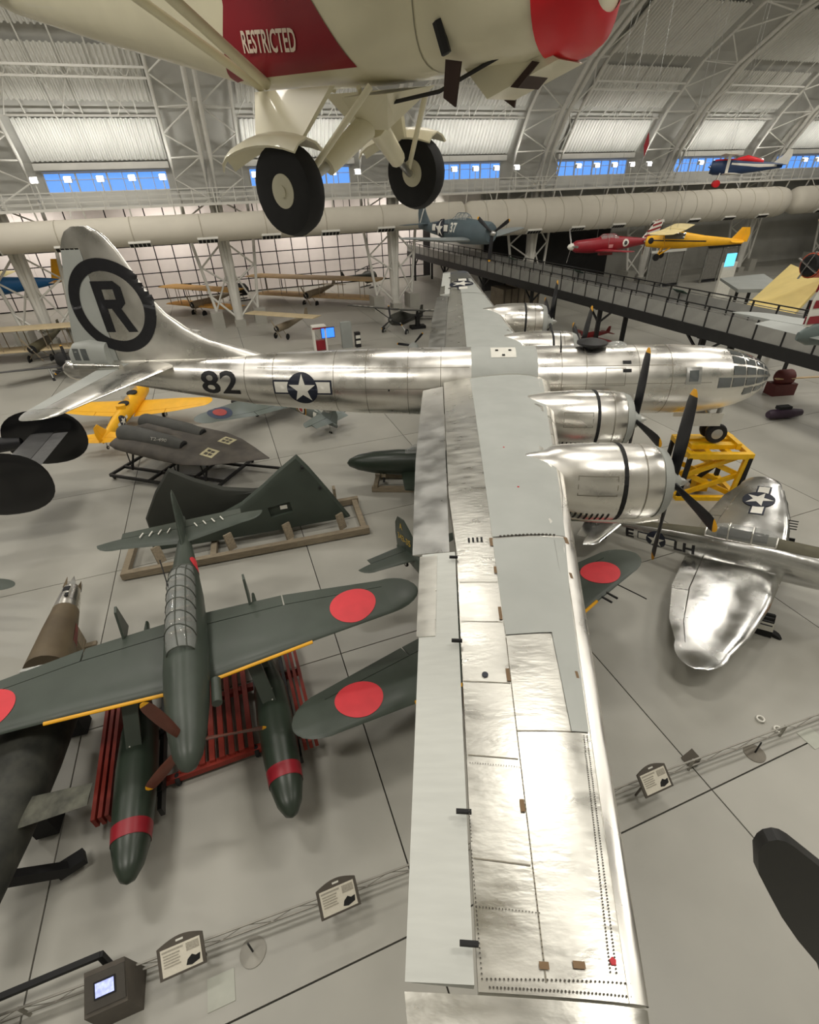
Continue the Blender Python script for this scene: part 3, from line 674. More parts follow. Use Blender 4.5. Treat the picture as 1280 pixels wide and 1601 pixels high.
# ---- tail fin
FIN = [(1.15, 21.4, 30.55), (1.45, 22.4, 30.55), (2.0, 24.2, 30.5), (2.5, 25.1, 30.42), (3.1, 25.85, 30.25), (3.7, 26.27, 30.08), (4.4, 26.6, 29.88), (5.1, 26.9, 29.66), (5.6, 27.14, 29.5), (6.0, 27.4, 29.3), (6.25, 27.65, 29.08), (6.42, 28.0, 28.72)]
HG = 28.62
def finsec(z, s0, s1, t): return (AX + z, S(s0), S(s1), 0, t)
rF, rR = [], []
for z, s0, s1 in FIN:
    ch = s1 - s0; t = .46 / ch if z < 2 else (.42 - .055 * (z - 2)) / ch
    hs = min(HG, s1 - .1); c = (hs - s0) / ch
    rF += wing_rings([finsec(z, s0, s1, t)], 0, c, 8, True)
    if z <= 5.65: rR += wing_rings([finsec(z, s0, s1, t)], c + .006, 1, 5, True)
fin = MB().loft(rF).build('tail_fin', ALU, bomber, 50)
rud = MB().loft(rR).build('rudder', GREYP, bomber, 50)
capr = []
for z, s0, s1 in FIN[-4:]:
    ch = s1 - s0; t = (.42 - .055 * (z - 2)) / ch; c = (min(HG, s1 - .1) - s0) / ch; capr += wing_rings([finsec(z + (.06 if z < 5.8 else 0), s0, s1, t)], max(0, c - .02), 1, 5, True)
MB().loft(capr).build('fin_cap', ALU, bomber, 50)
# bright leading edge strip of the fin
le = []
for z, s0, s1 in FIN[:-1]:
    ch = s1 - s0; t = .46 / ch if z < 2 else (.42 - .055 * (z - 2)) / ch
    le.append([p + Vector((.02, 0, 0)) for p in wing_rings([finsec(z, s0, s1, t * 1.06)], 0, min(.5, .45 / ch), 6, True)[0]])
fle = MB().loft(le, False).build('fin_leading_edge', ALU, bomber, 60)
TT = bvh_of(fin, rud, fle)
RC, RZ = 28.06, 3.42
FS = dict(o=(S(RC), -6, AX + RZ), u=(1, 0, 0), v=(0, 0, 1), d=(0, 1, 0), tree=TT)
decal('marking_ring', [circle(0, 0, 1.88, 64)], BLACK, bomber, **FS, off=.022, step=.15, holes=[circle(0, 0, 1.40, 64)])
Rl = [rect(-.62, -1.02, -.22, 1.02), [(-.22, 1.02), (.40, 1.02), (.66, .78), (.66, .70), (-.22, .70)], [(.30, .72), (.66, .72), (.66, .22), (.30, .22)], [(-.22, .30), (.66, .30), (.66, .14), (.42, -.06), (-.22, -.06)], [(-.02, -.06), (.40, -.06), (.84, -1.02), (.42, -1.02)]]
for q in Rl: decal('letter_stroke', [q], BLACK, bomber, **FS, off=.018, step=.4)
# ---- tailplane
def stsec(y): return (y, S(25.75 + .285 * abs(y)), S(29.35 - .07 * abs(y)), AX + .95, .10)
for sg in (-1, 1):
    ys = [.3, 2, 4, 5.6]
    sb = MB().loft([q for y in ys for q in wing_rings([stsec(sg * y)], 0, .62, 9)] ).build('tailplane', ALU, bomber, 50)
    el = MB().loft([q for y in ys for q in wing_rings([stsec(sg * y)], .63, 1, 5)]).build('elevator', GREYP, bomber, 50)
    e = stsec(sg * 5.62); MB().loft(wing_rings([e] + round_tip(e, sg, .95, -.35, 6), 0, 1, 9)).build('tailplane_tip', ALU2, bomber, 50)
# ---- tail gunner position
tg = MB(); tg.loft(fus_rings([(S(28.9), AX + 1.35, .52, .62, 3), (S(29.7), AX + 1.40, .52, .68, 3.4), (S(30.45), AX + 1.34, .46, .62, 3.4), (S(30.7), AX + 1.2, .40, .5, 3.2)], 24)); tgo = tg.build('tail_gunner_cabin', GREYP, bomber, 45); TG = bvh_of(tgo)
for u0, u1 in ((29.72, 30.02), (30.12, 30.42)):
    decal('cabin_window', [rect(S(u1), AX + 1.28, S(u0), AX + 1.78)], GLASS, bomber, (0, -4, 0), (1, 0, 0), (0, 0, 1), (0, 1, 0), TG, .014, .3)
decal('cabin_window', [rect(-.28, -.22, .28, .22)], GLASS, bomber, (S(33), 0, AX + 1.45), (0, 1, 0), (0, 0, 1), (1, 0, 0), TG, .014, .3)
MB().lathe([(0, .46), (.35, .48), (.7, .40), (.95, .22), (1.0, .02)], (S(30.5), 0, AX + .70), (-1, 0, .05), 18).build('tail_turret', ALU, bomber, 50)
for y in (-.16, .16): MB().tube((S(31.3), y, AX + .72), (S(32.0), y, AX + .72), .03, n=6).build('gun_barrel', DARKST, bomber)
MB().tube((S(28.0), -1.05, AX + 1.12), (S(30.4), -.62, AX + 1.05), .13, .16, 10).build('elevator_fairing', ALU2, bomber, 60)
# ---- engines
def nacelle(y, hs, hz, tail_s, sg):
    zc = AX + hz
    R = 1.0; f = hs + .42
    prof = [(f + 1.30, 1.02, 1.06, 0), (f + 2.0, 1.02, 1.06, .0), (f + 2.9, .93, .95, .06), (tail_s - 1.1, .62, .70, .20), (tail_s - .55, .36, .48, .34), (tail_s - .2, .17, .27, .46), (tail_s, .03, .05, .56 if abs(y) < 6 else .44)]
    body = MB().loft(fus_rings([(S(s_), zc + dz, hw, hh, 2.1) for s_, hw, hh, dz in prof], 30)).build('nacelle', ALU, bomber, 45); body.location = (0, y, 0)
    c = Vector((0, y, 0))
    cow = MB().loft(fus_rings([(S(f + .06), zc, .70, .72), (S(f - .02), zc, .80, .82), (S(f + .10), zc, .90, .93), (S(f + .5), zc, 1.0, 1.03), (S(f + 1.22), zc, 1.03, 1.06)], 30), False).build('cowling', ALU, bomber, 45); cow.location = c
    MB().loft(fus_rings([(S(f - .035), zc, .795, .815), (S(f + .02), zc, .87, .895), (S(f + .24), zc, .965, .99), (S(f + .25), zc, .95, .97)], 30), False).build('cowling_lip', GREYP, bomber, 45).location = c
    MB().loft(fus_rings([(S(f + 1.20), zc, 1.035, 1.07), (S(f + 1.31), zc, 1.045, 1.08)], 30), False).build('cowl_gap', BLACKM, bomber).location = c
    MB().loft(fus_rings([(S(f + .70), zc, 1.022, 1.052), (S(f + .72), zc, 1.024, 1.054)], 30), False).build('cowl_seam', SEAM, bomber).location = c
    MB().lathe([(0, .70), (.02, .1)], (S(f + .2), y, zc), (1, 0, 0), 20).build('engine_face', BLACKM, bomber)
    MB().lathe([(0, .46), (.25, .40), (.45, .24), (.52, .2)], (S(f + .05), y, zc), (1, 0, 0), 18).build('reduction_gear', GREYP, bomber, 45)
    MB().loft(fus_rings([(S(f + .0), zc - .82, .52, .30, 2.6), (S(f + .6), zc - .86, .58, .34, 2.6), (S(f + 2.4), zc - .80, .5, .36, 2.6), (S(f + 3.6), zc - .5, .2, .1)], 20)).build('chin_intake', ALU, bomber, 45).location = c
    MB().loft(fus_rings([(S(f - .02), zc - .82, .44, .22, 2.6), (S(f - .01), zc - .82, .42, .2, 2.6)], 20)).build('intake_mouth', BLACKM, bomber, 45).location = c
    T = bvh_of(body); dy = -1
    for i in range(12):
        decal('louvre', [rect(S(f + 1.55 + .14 * i), -.16, S(f + 1.50 + .14 * i), .16)], BLACKM, bomber, (0, y - 6, zc - .62), (1, 0, 0), (.0, 0, 1), (0, 1, 0), T, .012, .3)
    for s_, z_, w_, h_ in ((f + 1.95, .38, 1.0, .5),):
        for (a_, b_, c_, d_) in ((-w_ / 2, -h_ / 2, w_ / 2, -h_ / 2 + .018), (-w_ / 2, h_ / 2 - .018, w_ / 2, h_ / 2), (-w_ / 2, -h_ / 2, -w_ / 2 + .018, h_ / 2), (w_ / 2 - .018, -h_ / 2, w_ / 2, h_ / 2)):
            decal('access_door_seam', [rect(a_, b_, c_, d_)], SEAM, bomber, (S(s_), y - 6, zc + z_), (1, 0, 0), (0, 0, 1), (0, 1, 0), T, .008, .3)
    propeller(bomber, (S(hs + .25), y, zc), 4, 2.53, .42, rot=math.radians(-5 if y < 0 else 20), hubr=.17, hublen=.55, twist=.55, tipfrac=.07)
for y, hs, hz, ts in ((-9.52, 7.5, .36, 12.15), (-4.37, 6.8, -.02, 11.95), (9.52, 7.5, .36, 12.15), (4.37, 6.8, -.02, 11.95)): nacelle(y, hs, hz, ts, 1 if y > 0 else -1)
# ---- landing gear
NX = 10.45
MB().tube((NX + .0, 0, AX - 1.2), (NX - .02, 0, AX - 2.42), .11, n=10).build('nose_leg', ALUD, bomber, 60)
MB().tube((NX - .75, 0, AX - 1.25), (NX - .05, 0, AX - 2.0), .06, n=8).build('drag_strut', ALUD, bomber, 60)
MB().tube((NX, -.42, AX - 2.42), (NX, .42, AX - 2.42), .06, n=8).build('nose_axle', ALUD, bomber, 60)
for y in (-.30, .30): wheel(bomber, (NX, y, AX - 2.42), .46, .28, ALUD, hubr=.52, name='nose_wheel')
for y in (-.55, .55): MB().box((NX - .9, y, AX - 1.65), (1.6, .04, .6)).build('gear_door', ALU, bomber)
for y in (-4.37, 4.37):
    gx = S(10.2)
    MB().tube((gx, y, AX - .8), (gx + .05, y, AX - 2.3), .16, n=10).build('main_leg', ALUD, bomber, 60)
    MB().tube((gx + 1.4, y, AX - .9), (gx + .1, y, AX - 2.0), .07, n=8).build('drag_strut', ALUD, bomber, 60)
    for dy in (-.42, .42): wheel(bomber, (gx, y + dy, AX - 2.42), .70, .40, ALUD, name='main_wheel')
    MB().box((gx - .2, y - .95, AX - 1.5), (1.8, .05, 1.0)).build('gear_door', ALU, bomber); MB().box((gx - .2, y + .95, AX - 1.5), (1.8, .05, 1.0)).build('gear_door', ALU, bomber)
# ---- stands that carry the bomber
for y, lab in ((-4.37, 'grey steel pedestal under the right main wheels of the silver bomber'), (4.37, 'grey steel pedestal under the left main wheels of the silver bomber')):
    st_ = thing('wheel_pedestal', lab, 'stand', (S(10.2), y, 0)); H_ = AX - 2.42 - .70
    MB().box((0, 0, H_ - .06), (2.0, 1.7, .12)).build('top_plate', DARKST, st_)
    for sx in (-.85, .85):
        for sy in (-.7, .7): MB().bar((sx, sy, 0), (sx * .9, sy * .9, H_ - .1), .14).build('leg', DARKST, st_)
    for sx in (-.85, .85): MB().bar((sx, -.7, .2), (sx, .7, H_ - .3), .08).build('brace', DARKST, st_)
lift = thing('scissor_lift', 'yellow scissor lift stand with black legs under the nose wheels', 'lift stand', (NX + .15, 0, 0)); H_ = AX - 2.42 - .46
m = MB()
for y in (-1.05, 1.05): m.bar((-1.45, y, .1), (1.45, y, .1), .22, .2)
for x in (-1.35, 1.35): m.bar((x, -1.05, .1), (x, 1.05, .1), .22, .2)
m.build('base_frame', LIFTY, lift)
m = MB()
for y in (-.95, .95): m.bar((-1.4, y, H_ - .34), (1.4, y, H_ - .34), .26, .26)
for x in (-1.3, -.45, .45, 1.3): m.bar((x, -.95, H_ - .34), (x, .95, H_ - .34), .22, .22)
m.build('top_frame', LIFTY, lift)
for y in (-.34, .34): MB().box((-.2, y, H_ - .13), (1.9, .36, .22)).build('wheel_trough', LIFTY, lift)
MB().box((.85, 0, H_ - .05), (.2, 1.3, .3)).build('wheel_chock', LIFTY, lift)
for y in (-.8, .8):
    hz = (H_ - .5) / 2
    for lev in (0, 1):
        z0 = .15 + hz * lev; z1 = z0 + hz
        MB().bar((-1.15, y, z0), (1.15, y, z1), .12, .22).build('scissor_arm', LIFTY, lift); MB().bar((1.15, y * .84, z0), (-1.15, y * .84, z1), .12, .22).build('scissor_arm', LIFTY, lift)
MB().tube((-.4, 0, .3), (.5, 0, 1.3), .11, n=10).build('ram', DARKST, lift, 60)
MB().box((-.1, -.3, .4), (.6, .5, .5)).build('pump_box', LIFTY, lift)
for x in (-1.3, 1.3):
    for y in (-1.0, 1.0): MB().bar((x, y, 0), (x, y, H_ - .42), .17).build('leg', BLACKM, lift)
MB().bar((1.05, -.98, .2), (1.15, -.98, H_ - .4), .16).build('upright', LIFTY, lift)
# ================================================================== OTHER AIRCRAFT
def rebase(t, z0=0.0):
    """move the parent Empty straight down to the thing's base, keeping the parts where they are"""
    R = t.rotation_euler.to_matrix(); off = R.inverted() @ Vector((0, 0, t.location.z - z0)) / t.scale[0]
    for c in t.children: c.location = Vector(c.location) + off
    t.location.z = z0
class PL: pass
def mkplane(name, label, loc, yaw, pitch=0, roll=0, scale=1, fus=None, fm=None, wing=None, wm=None, tip=(.6, 0, 0), stab=None, sm=None, stip=(.35, -.1), fin=None, finm=None, rud=.6, rm=None, ctl=None, group=None, nf=24, cat='aircraft', elev=None, em=None):
    P = PL(); P.t = t = thing(name, label, cat, loc, yaw, pitch, roll, scale, group)
    if fus: P.fus = MB().loft(fus_rings(fus, nf)).build('fuselage', fm, t, 50)
    P.w = {}; P.ws = {}
    for sg in (1, -1):
        if wing:
            sec = wing if sg > 0 else mirror(wing)
            P.w[sg] = MB().loft(wing_rings(sec + ([] if ctl else round_tip(sec[-1], sg, tip[0], tip[1], 6, tip[2])), 0, 1 if not ctl else ctl, 10)).build('wing', wm or fm, t, 55); P.ws[sg] = [P.w[sg]]
            if ctl:
                half = [s_ for s_ in sec]; mid = abs(sec[0][0]) + (abs(sec[-1][0]) - abs(sec[0][0])) * .45
                P.ws[sg].append(MB().loft(wing_rings([sec[-1]] + round_tip(sec[-1], sg, tip[0], tip[1], 6, tip[2]), 0, 1, 10)).build('wing_tip', wm or fm, t, 55))
                a = cut(sec, sec[0][0], sg * mid); MB().loft(wing_rings(a, ctl + .012, 1, 4)).build('flap', wm or fm, t, 55)
                a = cut(sec, sg * (mid + .04), sec[-1][0]); P.ws[sg].append(MB().loft(wing_rings(a, ctl + .012, 1, 4)).build('aileron', wm or fm, t, 55))
        if stab:
            sec = stab if sg > 0 else mirror(stab)
            MB().loft(wing_rings(sec + round_tip(sec[-1], sg, stip[0], stip[1], 5), 0, elev or 1, 7)).build('tailplane', sm or fm, t, 55)
            if elev: MB().loft(wing_rings(sec, elev + .02, 1, 4)).build('elevator', em or sm or fm, t, 55)
    if fin:
        P.fin = MB().loft(wing_rings([(z, a, b, 0, th) for z, a, b, th in fin], 0, rud, 7, True)).build('fin', finm or fm, t, 55)
        P.rud = MB().loft(wing_rings([(z, a, b, 0, th) for z, a, b, th in fin], rud + .012, 1, 4, True)).build('rudder', rm or finm or fm, t, 55)
    return P
def canopy(t, x0, x1, hw, zb, zt, nfr=5, frm=DARKST, taper=(.55, .35), glass=CLEAR, long_=2, r=.02):
    """x0 front, x1 rear; arched glass with frame hoops"""
    def sec(k):
        x = x0 + (x1 - x0) * k; e = 1.0
        if k < .18: e = taper[0] + (1 - taper[0]) * math.sin(PI / 2 * k / .18)
        if k > .7: e = taper[1] + (1 - taper[1]) * math.cos(PI / 2 * (k - .7) / .3)
        return x, hw * (.75 + .25 * e), zb + (zt - zb) * e
    def arc(k, o=0): 
        x, h, z = sec(k); return [Vector((x, (h + o) * math.cos(a), zb + (z - zb + o) * math.sin(a))) for a in [PI * i / 10 for i in range(11)]]
    g = MB().loft([arc(i / 14) for i in range(15)], False, False).build('canopy', glass, t, 60)
    for i in range(nfr + 1): MB().path(arc(i / nfr, .005), r, 5).build('canopy_frame', frm, t)
    for j in range(long_ + 2 if long_ else 2):
        a = [0, 10, 5, 3, 7][j]; MB().path([arc(k / 10, .005)[a] for k in range(11)], r, 5).build('canopy_frame', frm, t)
    return g
def leg(t, p, q, r, m=ALUD, name='gear_leg'): return MB().tube(p, q, r, n=8).build(name, m, t, 60)
def top_decal(P, name, polys, m, tgt, z=4, off=.012, step=.3, faces=False): return decal(name, polys, m, P.t, (0, 0, z), (1, 0, 0), (0, 1, 0), (0, 0, -1), bvh_of(*tgt), off, step, faces=faces)
def side_decal(P, name, polys, m, tgt, o, sg=-1, off=.012, step=.2, faces=False, holes=None): return decal(name, polys, m, P.t, (o[0], 5 * sg, o[1]), (-sg, 0, 0), (0, 0, 1), (0, -sg, 0), bvh_of(*tgt), off, step, faces=faces, holes=holes)
# ---------------------------------------------------------------- green floatplane
SE = mkplane('floatplane', 'dark green twin-float seaplane with red discs on its wings, facing the barrier', (-6.9, -16.5, 3.1), -65, fus=[(-.02, -.05, .03, .03), (-.12, -.05, .17, .17), (-.4, -.04, .30, .31), (-.8, -.02, .38, .40), (-1.0, 0, .41, .44), (-1.6, 0, .47, .56), (-2.6, .02, .52, .66), (-4, .04, .52, .66), (-5.4, .06, .46, .62), (-7, .12, .31, .45), (-8.4, .18, .15, .27), (-9.5, .24, .03, .10)], fm=JGREEN, wing=[(.30, -2.45, -5.0, -.36, .15), (2.6, -2.50, -4.62, -.16, .13), (5.3, -2.42, -3.80, .12, .11)], tip=(.92, 0, .05), ctl=.76, stab=[(.08, -7.75, -9.15, .36, .10), (1.9, -8.2, -9.15, .36, .09)], stip=(.72, -.1), elev=.6, fin=[(.2, -6.9, -9.45, .07), (.6, -7.5, -9.4, .08), (1.1, -7.95, -9.3, .08), (1.55, -8.3, -9.12, .08), (1.72, -8.55, -8.95, .08)])
t = SE.t
for sg in (1, -1):
    top_decal(SE, 'red_disc', [circle(-3.16, sg * 4.35, .64)], HINO, SE.ws[sg], step=.15)
    sec = [(.62, -2.43, 0, -.33), (1.8, -2.45, 0, -.23), (3.05, -2.46, 0, -.11)]
    MB().path([(x + .02, sg * y, z + .03) for y, x, _, z in sec], .045, 6).build('yellow_leading_edge', YELLOW, t, 60)
    for i in range(4): MB().box((-8.55 - .02 * i, sg * (.42 + .28 * i), .46), (.26, .035, .03), Matrix.Rotation(sg * .35, 3, 'Z')).build('white_stripe', WHITE, t)
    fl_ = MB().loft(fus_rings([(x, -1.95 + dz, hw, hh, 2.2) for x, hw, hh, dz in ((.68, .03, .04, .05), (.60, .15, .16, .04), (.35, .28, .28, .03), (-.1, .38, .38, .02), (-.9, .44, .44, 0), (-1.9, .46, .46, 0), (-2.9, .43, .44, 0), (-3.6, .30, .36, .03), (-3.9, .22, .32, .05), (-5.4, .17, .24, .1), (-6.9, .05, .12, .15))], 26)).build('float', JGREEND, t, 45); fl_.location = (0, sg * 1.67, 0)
    q = MB().loft(fus_rings([(x, -1.95 + dz, hw + .012, hh + .012, 2.2) for x, hw, hh, dz in ((-.12, .381, .381, .02), (-.32, .396, .396, .017), (-.46, .404, .404, .014))], 26), False).build('red_band', CRIMSON, t, 60); q.location = (0, sg * 1.67, 0)
    MB().bar((-2.9, sg * 1.45, -.35), (-2.2, sg * 1.65, -1.62), .34, .10, (1, 0, 0)).build('float_strut', JGREEN, t); MB().bar((-4.3, sg * 1.45, -.35), (-3.4, sg * 1.65, -1.65), .30, .10, (1, 0, 0)).build('float_strut', JGREEN, t)
    MB().prism([(-4.6, 0), (-4.95, .85), (-5.15, .9), (-5.3, 0)], (0, sg * 1.63, -.35), (1, 0, 0), (0, 0, 1), (0, sg * .06, 0)).build('tail_strake', JGREEN, t)
    MB().tube((-2.6, sg * 1.75, -1.5), (-2.2, sg * 1.72, -1.48), .02, n=5).build('mooring_ring', WHITE, t)
canopy(t, -2.75, -6.2, .36, .50, 1.06, 7, mat('canopy_frame_green', srgb(70, 74, 66), .5), (.5, .25), CLEAR, 2, .016)
for i in range(6): MB().box((-3.3 - .42 * i, .02, .62), (.06, .5, .3)).build('cockpit_rail', mat('cockpit_interior', srgb(96, 90, 70), .7), t)
MB().tube((-4.9, -.22, .9), (-5.5, -.3, 1.45), .018, n=5).build('aerial_mast', DARKST, t)
PB = mat('brown_propeller', srgb(92, 52, 40), .4, 0, .1)
propeller(t, (-.78, 0, -.03), 3, 1.62, .24, rot=math.radians(15), bm_=PB, tipfrac=.06, hubm=JGREEN, hubr=.3, hublen=.3, twist=.9)
side_decal(SE, 'red_disc', [circle(0, 0, .3)], HINO, [SE.fus], (-6.6, .18), 1)
MB().lathe([(0, .12), (.7, .12)], (-2.2, .62, -.1), (1, 0, 0), 12).build('oil_cooler', JGREEN, t, 50)
rebase(t, .55)
dolly = thing('launch_trolley', 'red oxide steel trolley of long slats under the green floatplane', 'trolley', (-6.9, -16.5, 0), -65)
for i in range(8): MB().bar((-1.9, -.85 + .25 * i, .38), (-6.6, -.85 + .25 * i, .38), .14, .12).build('slat', RUSTRED, dolly)
for y in (-2.75, -2.6, -2.45, 2.25, 2.4, 2.55): MB().bar((-1.3, y, .5), (-5.4, y, .62), .09, .34).build('side_rail', RUSTRED, dolly)
for x in (-1.9, -4.0, -6.4): MB().bar((x, -2.7, .25), (x, 2.6, .25), .16, .18).build('cross_beam', RUSTRED, dolly)
for sg in (1, -1):
    for y in (1.25, 2.08): MB().bar((-.9, sg * y, .62), (-6.3, sg * y, .66), .10, .3).build('float_cradle', DARKST, dolly)
    for x in (-1.4, -3.0, -4.6): MB().bar((x, sg * 1.2, .72), (x, sg * 2.1, .72), .14, .22).build('float_saddle', DARKST, dolly)
    for x in (-1.9, -6.2):
        for y in (1.0, 2.3): wheel(dolly, (x, sg * y, .18), .18, .12, DARKST, name='trolley_wheel', n=14)
# ---------------------------------------------------------------- green fighter under the bomber's wing
GE = mkplane('fighter_plane', 'dark green fighter with red discs half hidden under the silver wing, yellow tail number', (1.5, -13.85, 2.45), -55, -9, fus=[(-.75, 0, .55, .58), (-.95, 0, .62, .66), (-1.6, 0, .64, .68), (-3, .05, .58, .68), (-5, .10, .44, .56), (-7, .15, .26, .38), (-8.9, .2, .06, .12)], fm=JGREEN, wing=[(.3, -2.1, -4.6, -.42, .15), (2.6, -2.2, -4.35, -.26, .13), (5.2, -2.45, -3.95, -.02, .11)], tip=(1.0, 0, .06), ctl=.76, stab=[(.06, -7.3, -8.6, .35, .1), (1.5, -7.6, -8.55, .35, .09)], stip=(.55, -.1), elev=.6, fin=[(.25, -6.8, -8.95, .08), (.8, -7.3, -8.95, .08), (1.3, -7.75, -8.85, .08), (1.62, -8.1, -8.6, .08)])
t = GE.t
for sg in (1, -1):
    top_decal(GE, 'red_disc', [circle(-3.12, sg * 4.45, .62)], HINO, GE.ws[sg], step=.15)
    MB().path([(-2.06, sg * 1.0, -.33), (-2.18, sg * 2.6, -.22), (-2.26, sg * 3.3, -.14)], .05, 6).build('yellow_leading_edge', YELLOW, t, 60)
    leg(t, (-1.9, sg * 1.6, -.4), (-1.55, sg * 1.6, -1.75), .07); wheel(t, (-1.55, sg * 1.6, -1.98), .33, .2)
    side_decal(GE, 'white_ring', [circle(0, 0, .45)], WHITE, [GE.fus], (-5.3, .12), sg); side_decal(GE, 'red_disc', [circle(0, 0, .38)], HINO, [GE.fus], (-5.3, .12), sg, .03)
    YT = mat('tail_code_yellow', srgb(190, 160, 70), .6)
    side_decal(GE, 'tail_code', text_polys('343-35', .26, .02, width=1.0), YT, [GE.fin, GE.rud], (-8.2, .82), sg, .012, .2, True); side_decal(GE, 'tail_code', text_polys('A', .24, .02), YT, [GE.fin, GE.rud], (-8.35, 1.3), sg, .012, .2, True)
canopy(t, -2.6, -4.6, .34, .55, 1.05, 5, JGREEN)
propeller(t, (-.85, 0, 0), 4, 1.2, .26, rot=.78, bm_=PB, tipfrac=.05, hubm=JGREEN, hubr=.28, hublen=.6)
leg(t, (-8.3, 0, .1), (-8.4, 0, -.2), .04); wheel(t, (-8.4, 0, -.35), .13, .09, n=12)
pt_ = MB().path([(-2.3, 4.3, 0), (-1.6, 4.3, .02), (-1.3, 4.3, .02)], .02, 5).build('pitot_tube', DARKST, t)
MB().box((-2.3, 3.6, -.15), (.7, .05, .05)).build('gun_barrel', DARKST, t)
MB().box((-2.3, 3.85, -.12), (.7, .05, .05)).build('gun_barrel', DARKST, t)
rebase(t)
# ---------------------------------------------------------------- silver fighter on the right
P4 = mkplane('fighter_plane', 'polished silver fighter with LH code and olive spine beside the yellow lift', (12.0, -9.3, 2.2), -35.1, -9.6, 5, .91, fus=[(-.35, -.05, .60, .68), (-.7, -.05, .68, .78), (-2.2, -.05, .66, .82), (-3.4, 0, .62, .86), (-5, .02, .55, .80), (-7, .05, .42, .62), (-9, .1, .25, .40), (-10.7, .15, .06, .15)], fm=ALUF, wing=[(.4, -2.9, -6.2, -.45, .14), (2.5, -3.05, -6.15, -.32, .13), (4.4, -3.35, -5.75, -.2, .11), (5.4, -3.7, -5.3, -.14, .1)], wm=ALUF, tip=(.95, -.1, .03), ctl=.80, stab=[(.1, -8.8, -10.4, .35, .09), (1.6, -9.2, -10.3, .35, .08)], stip=(.5, -.1), elev=.6, fin=[(.3, -8.6, -10.8, .08), (.9, -9.1, -10.85, .08), (1.5, -9.6, -10.7, .08), (1.8, -9.9, -10.45, .08)])
t = P4.t
top_decal(P4, 'olive_spine', [[(-.4, -.34), (-3.6, -.34), (-6, -.26), (-9.4, -.12), (-9.4, .12), (-6, .26), (-3.6, .34), (-.4, .34)]], OLIVE, [P4.fus], step=.12)
canopy(t, -3.3, -5.6, .36, .72, 1.22, 3, ALU, (.4, .3), CLEAR, 0, .03)
MB().box((-4.4, 0, .78), (1.6, .5, .2)).build('cockpit', BLACKM, t)
for sg in (1, -1):
    us_star(t, (-7.35, 5 * sg, .05), (-sg, 0, 0), (0, 0, 1), (0, -sg, 0), bvh_of(P4.fus), .36, True, .1)
    side_decal(P4, 'code_letters', text_polys('LH' if sg < 0 else 'LH', .46, .03, width=.78), BLACK, [P4.fus], (-6.25, .0), sg, .014, .2, True)
    side_decal(P4, 'code_letters', text_polys('E', .46, .03, width=.34), BLACK, [P4.fus], (-8.45, .08), sg, .014, .2, True)
    ORG = mat('checker_orange', srgb(226, 150, 40), .5)
    side_decal(P4, 'checker_band', [rect(-.32, -.6, .32, .6)], ORG, [P4.fus], (-1.15, -.05), sg, .012)
    for i in range(3):
        for j in range(5): side_decal(P4, 'checker_square', [[(-.32 + .21 * i + .105, -.48 + .24 * j - .1), (-.32 + .21 * i + .2, -.48 + .24 * j), (-.32 + .21 * i + .105, -.48 + .24 * j + .1), (-.32 + .21 * i + .01, -.48 + .24 * j)]], BLACK, [P4.fus], (-1.15, -.05), sg, .02, .5)
    leg(t, (-3.3, sg * 2.2, -.4), (-2.9, sg * 2.2, -1.75), .09); wheel(t, (-2.9, sg * 2.2, -1.95), .4, .24)
    q = MB().box((-3.1, sg * 2.42, -1.15), (.55, .05, 1.1)).build('gear_door', BLACKM, t); MB().box((-3.1, sg * 2.42, -1.2), (.57, .06, .4)).build('door_stripe', WHITE, q)
    for i in range(4): MB().tube((-3.6, sg * (2.7 + .2 * i), -.33), (-2.85, sg * (2.7 + .2 * i), -.33), .025, n=6).build('gun_barrel', DARKST, t)
top_decal(P4, 'red_walk_patch', [[(-6.0, -.72), (-5.55, -.72), (-5.55, -1.15), (-6.0, -1.15)]], CRIMSON, [P4.w[-1]])
us_star(t, (-4.4, 4.2, 5), (0, -1, 0), (1, 0, 0), (0, 0, -1), bvh_of(*P4.ws[1]), .55, True, .3)
MB().loft(wing_rings([(3.2, -3.1, -3.62, -.28, .3), (5.3, -3.6, -4.0, -.13, .3)], 0, 1, 5)).build('leading_edge', ALUF, t, 60)
propeller(t, (-.3, 0, -.05), 4, 1.95, .34, rot=.3, hubr=.2, hublen=.5)
MB().lathe([(0, .58), (.02, .1)], (-.4, 0, -.05), (1, 0, 0), 20).build('engine_face', BLACKM, t)
leg(t, (-9.6, 0, -.1), (-9.7, 0, -.5), .05); wheel(t, (-9.7, 0, -.62), .16, .1, n=12)
rebase(t)
# ---------------------------------------------------------------- yellow trainer
YEL2 = mat('trainer_yellow', srgb(244, 182, 28), .45, 0, .05, 2)
YT_ = mkplane('trainer_plane', 'bright yellow low-wing trainer with star on its fuselage, behind the bomber tailplane', (-22.76, 10.43, 1.85), 96.4, -9, 0, .95, fus=[(0, 0, .28, .32), (-.4, 0, .42, .45), (-1.5, .02, .46, .55), (-3, .05, .46, .55), (-5, .1, .36, .45), (-7.4, .15, .08, .18)], fm=YEL2, wing=[(.3, -1.4, -3.6, -.42, .14), (3, -1.6, -3.4, -.26, .13), (4.9, -1.9, -3.1, -.12, .11)], tip=(.6, 0, .03), ctl=.78, stab=[(.05, -6.4, -7.7, .22, .08), (1.2, -6.7, -7.6, .22, .08)], stip=(.45, -.1), elev=.55, fin=[(.2, -6.3, -7.7, .07), (.8, -6.8, -7.75, .07), (1.2, -7.1, -7.6, .07)])
t = YT_.t
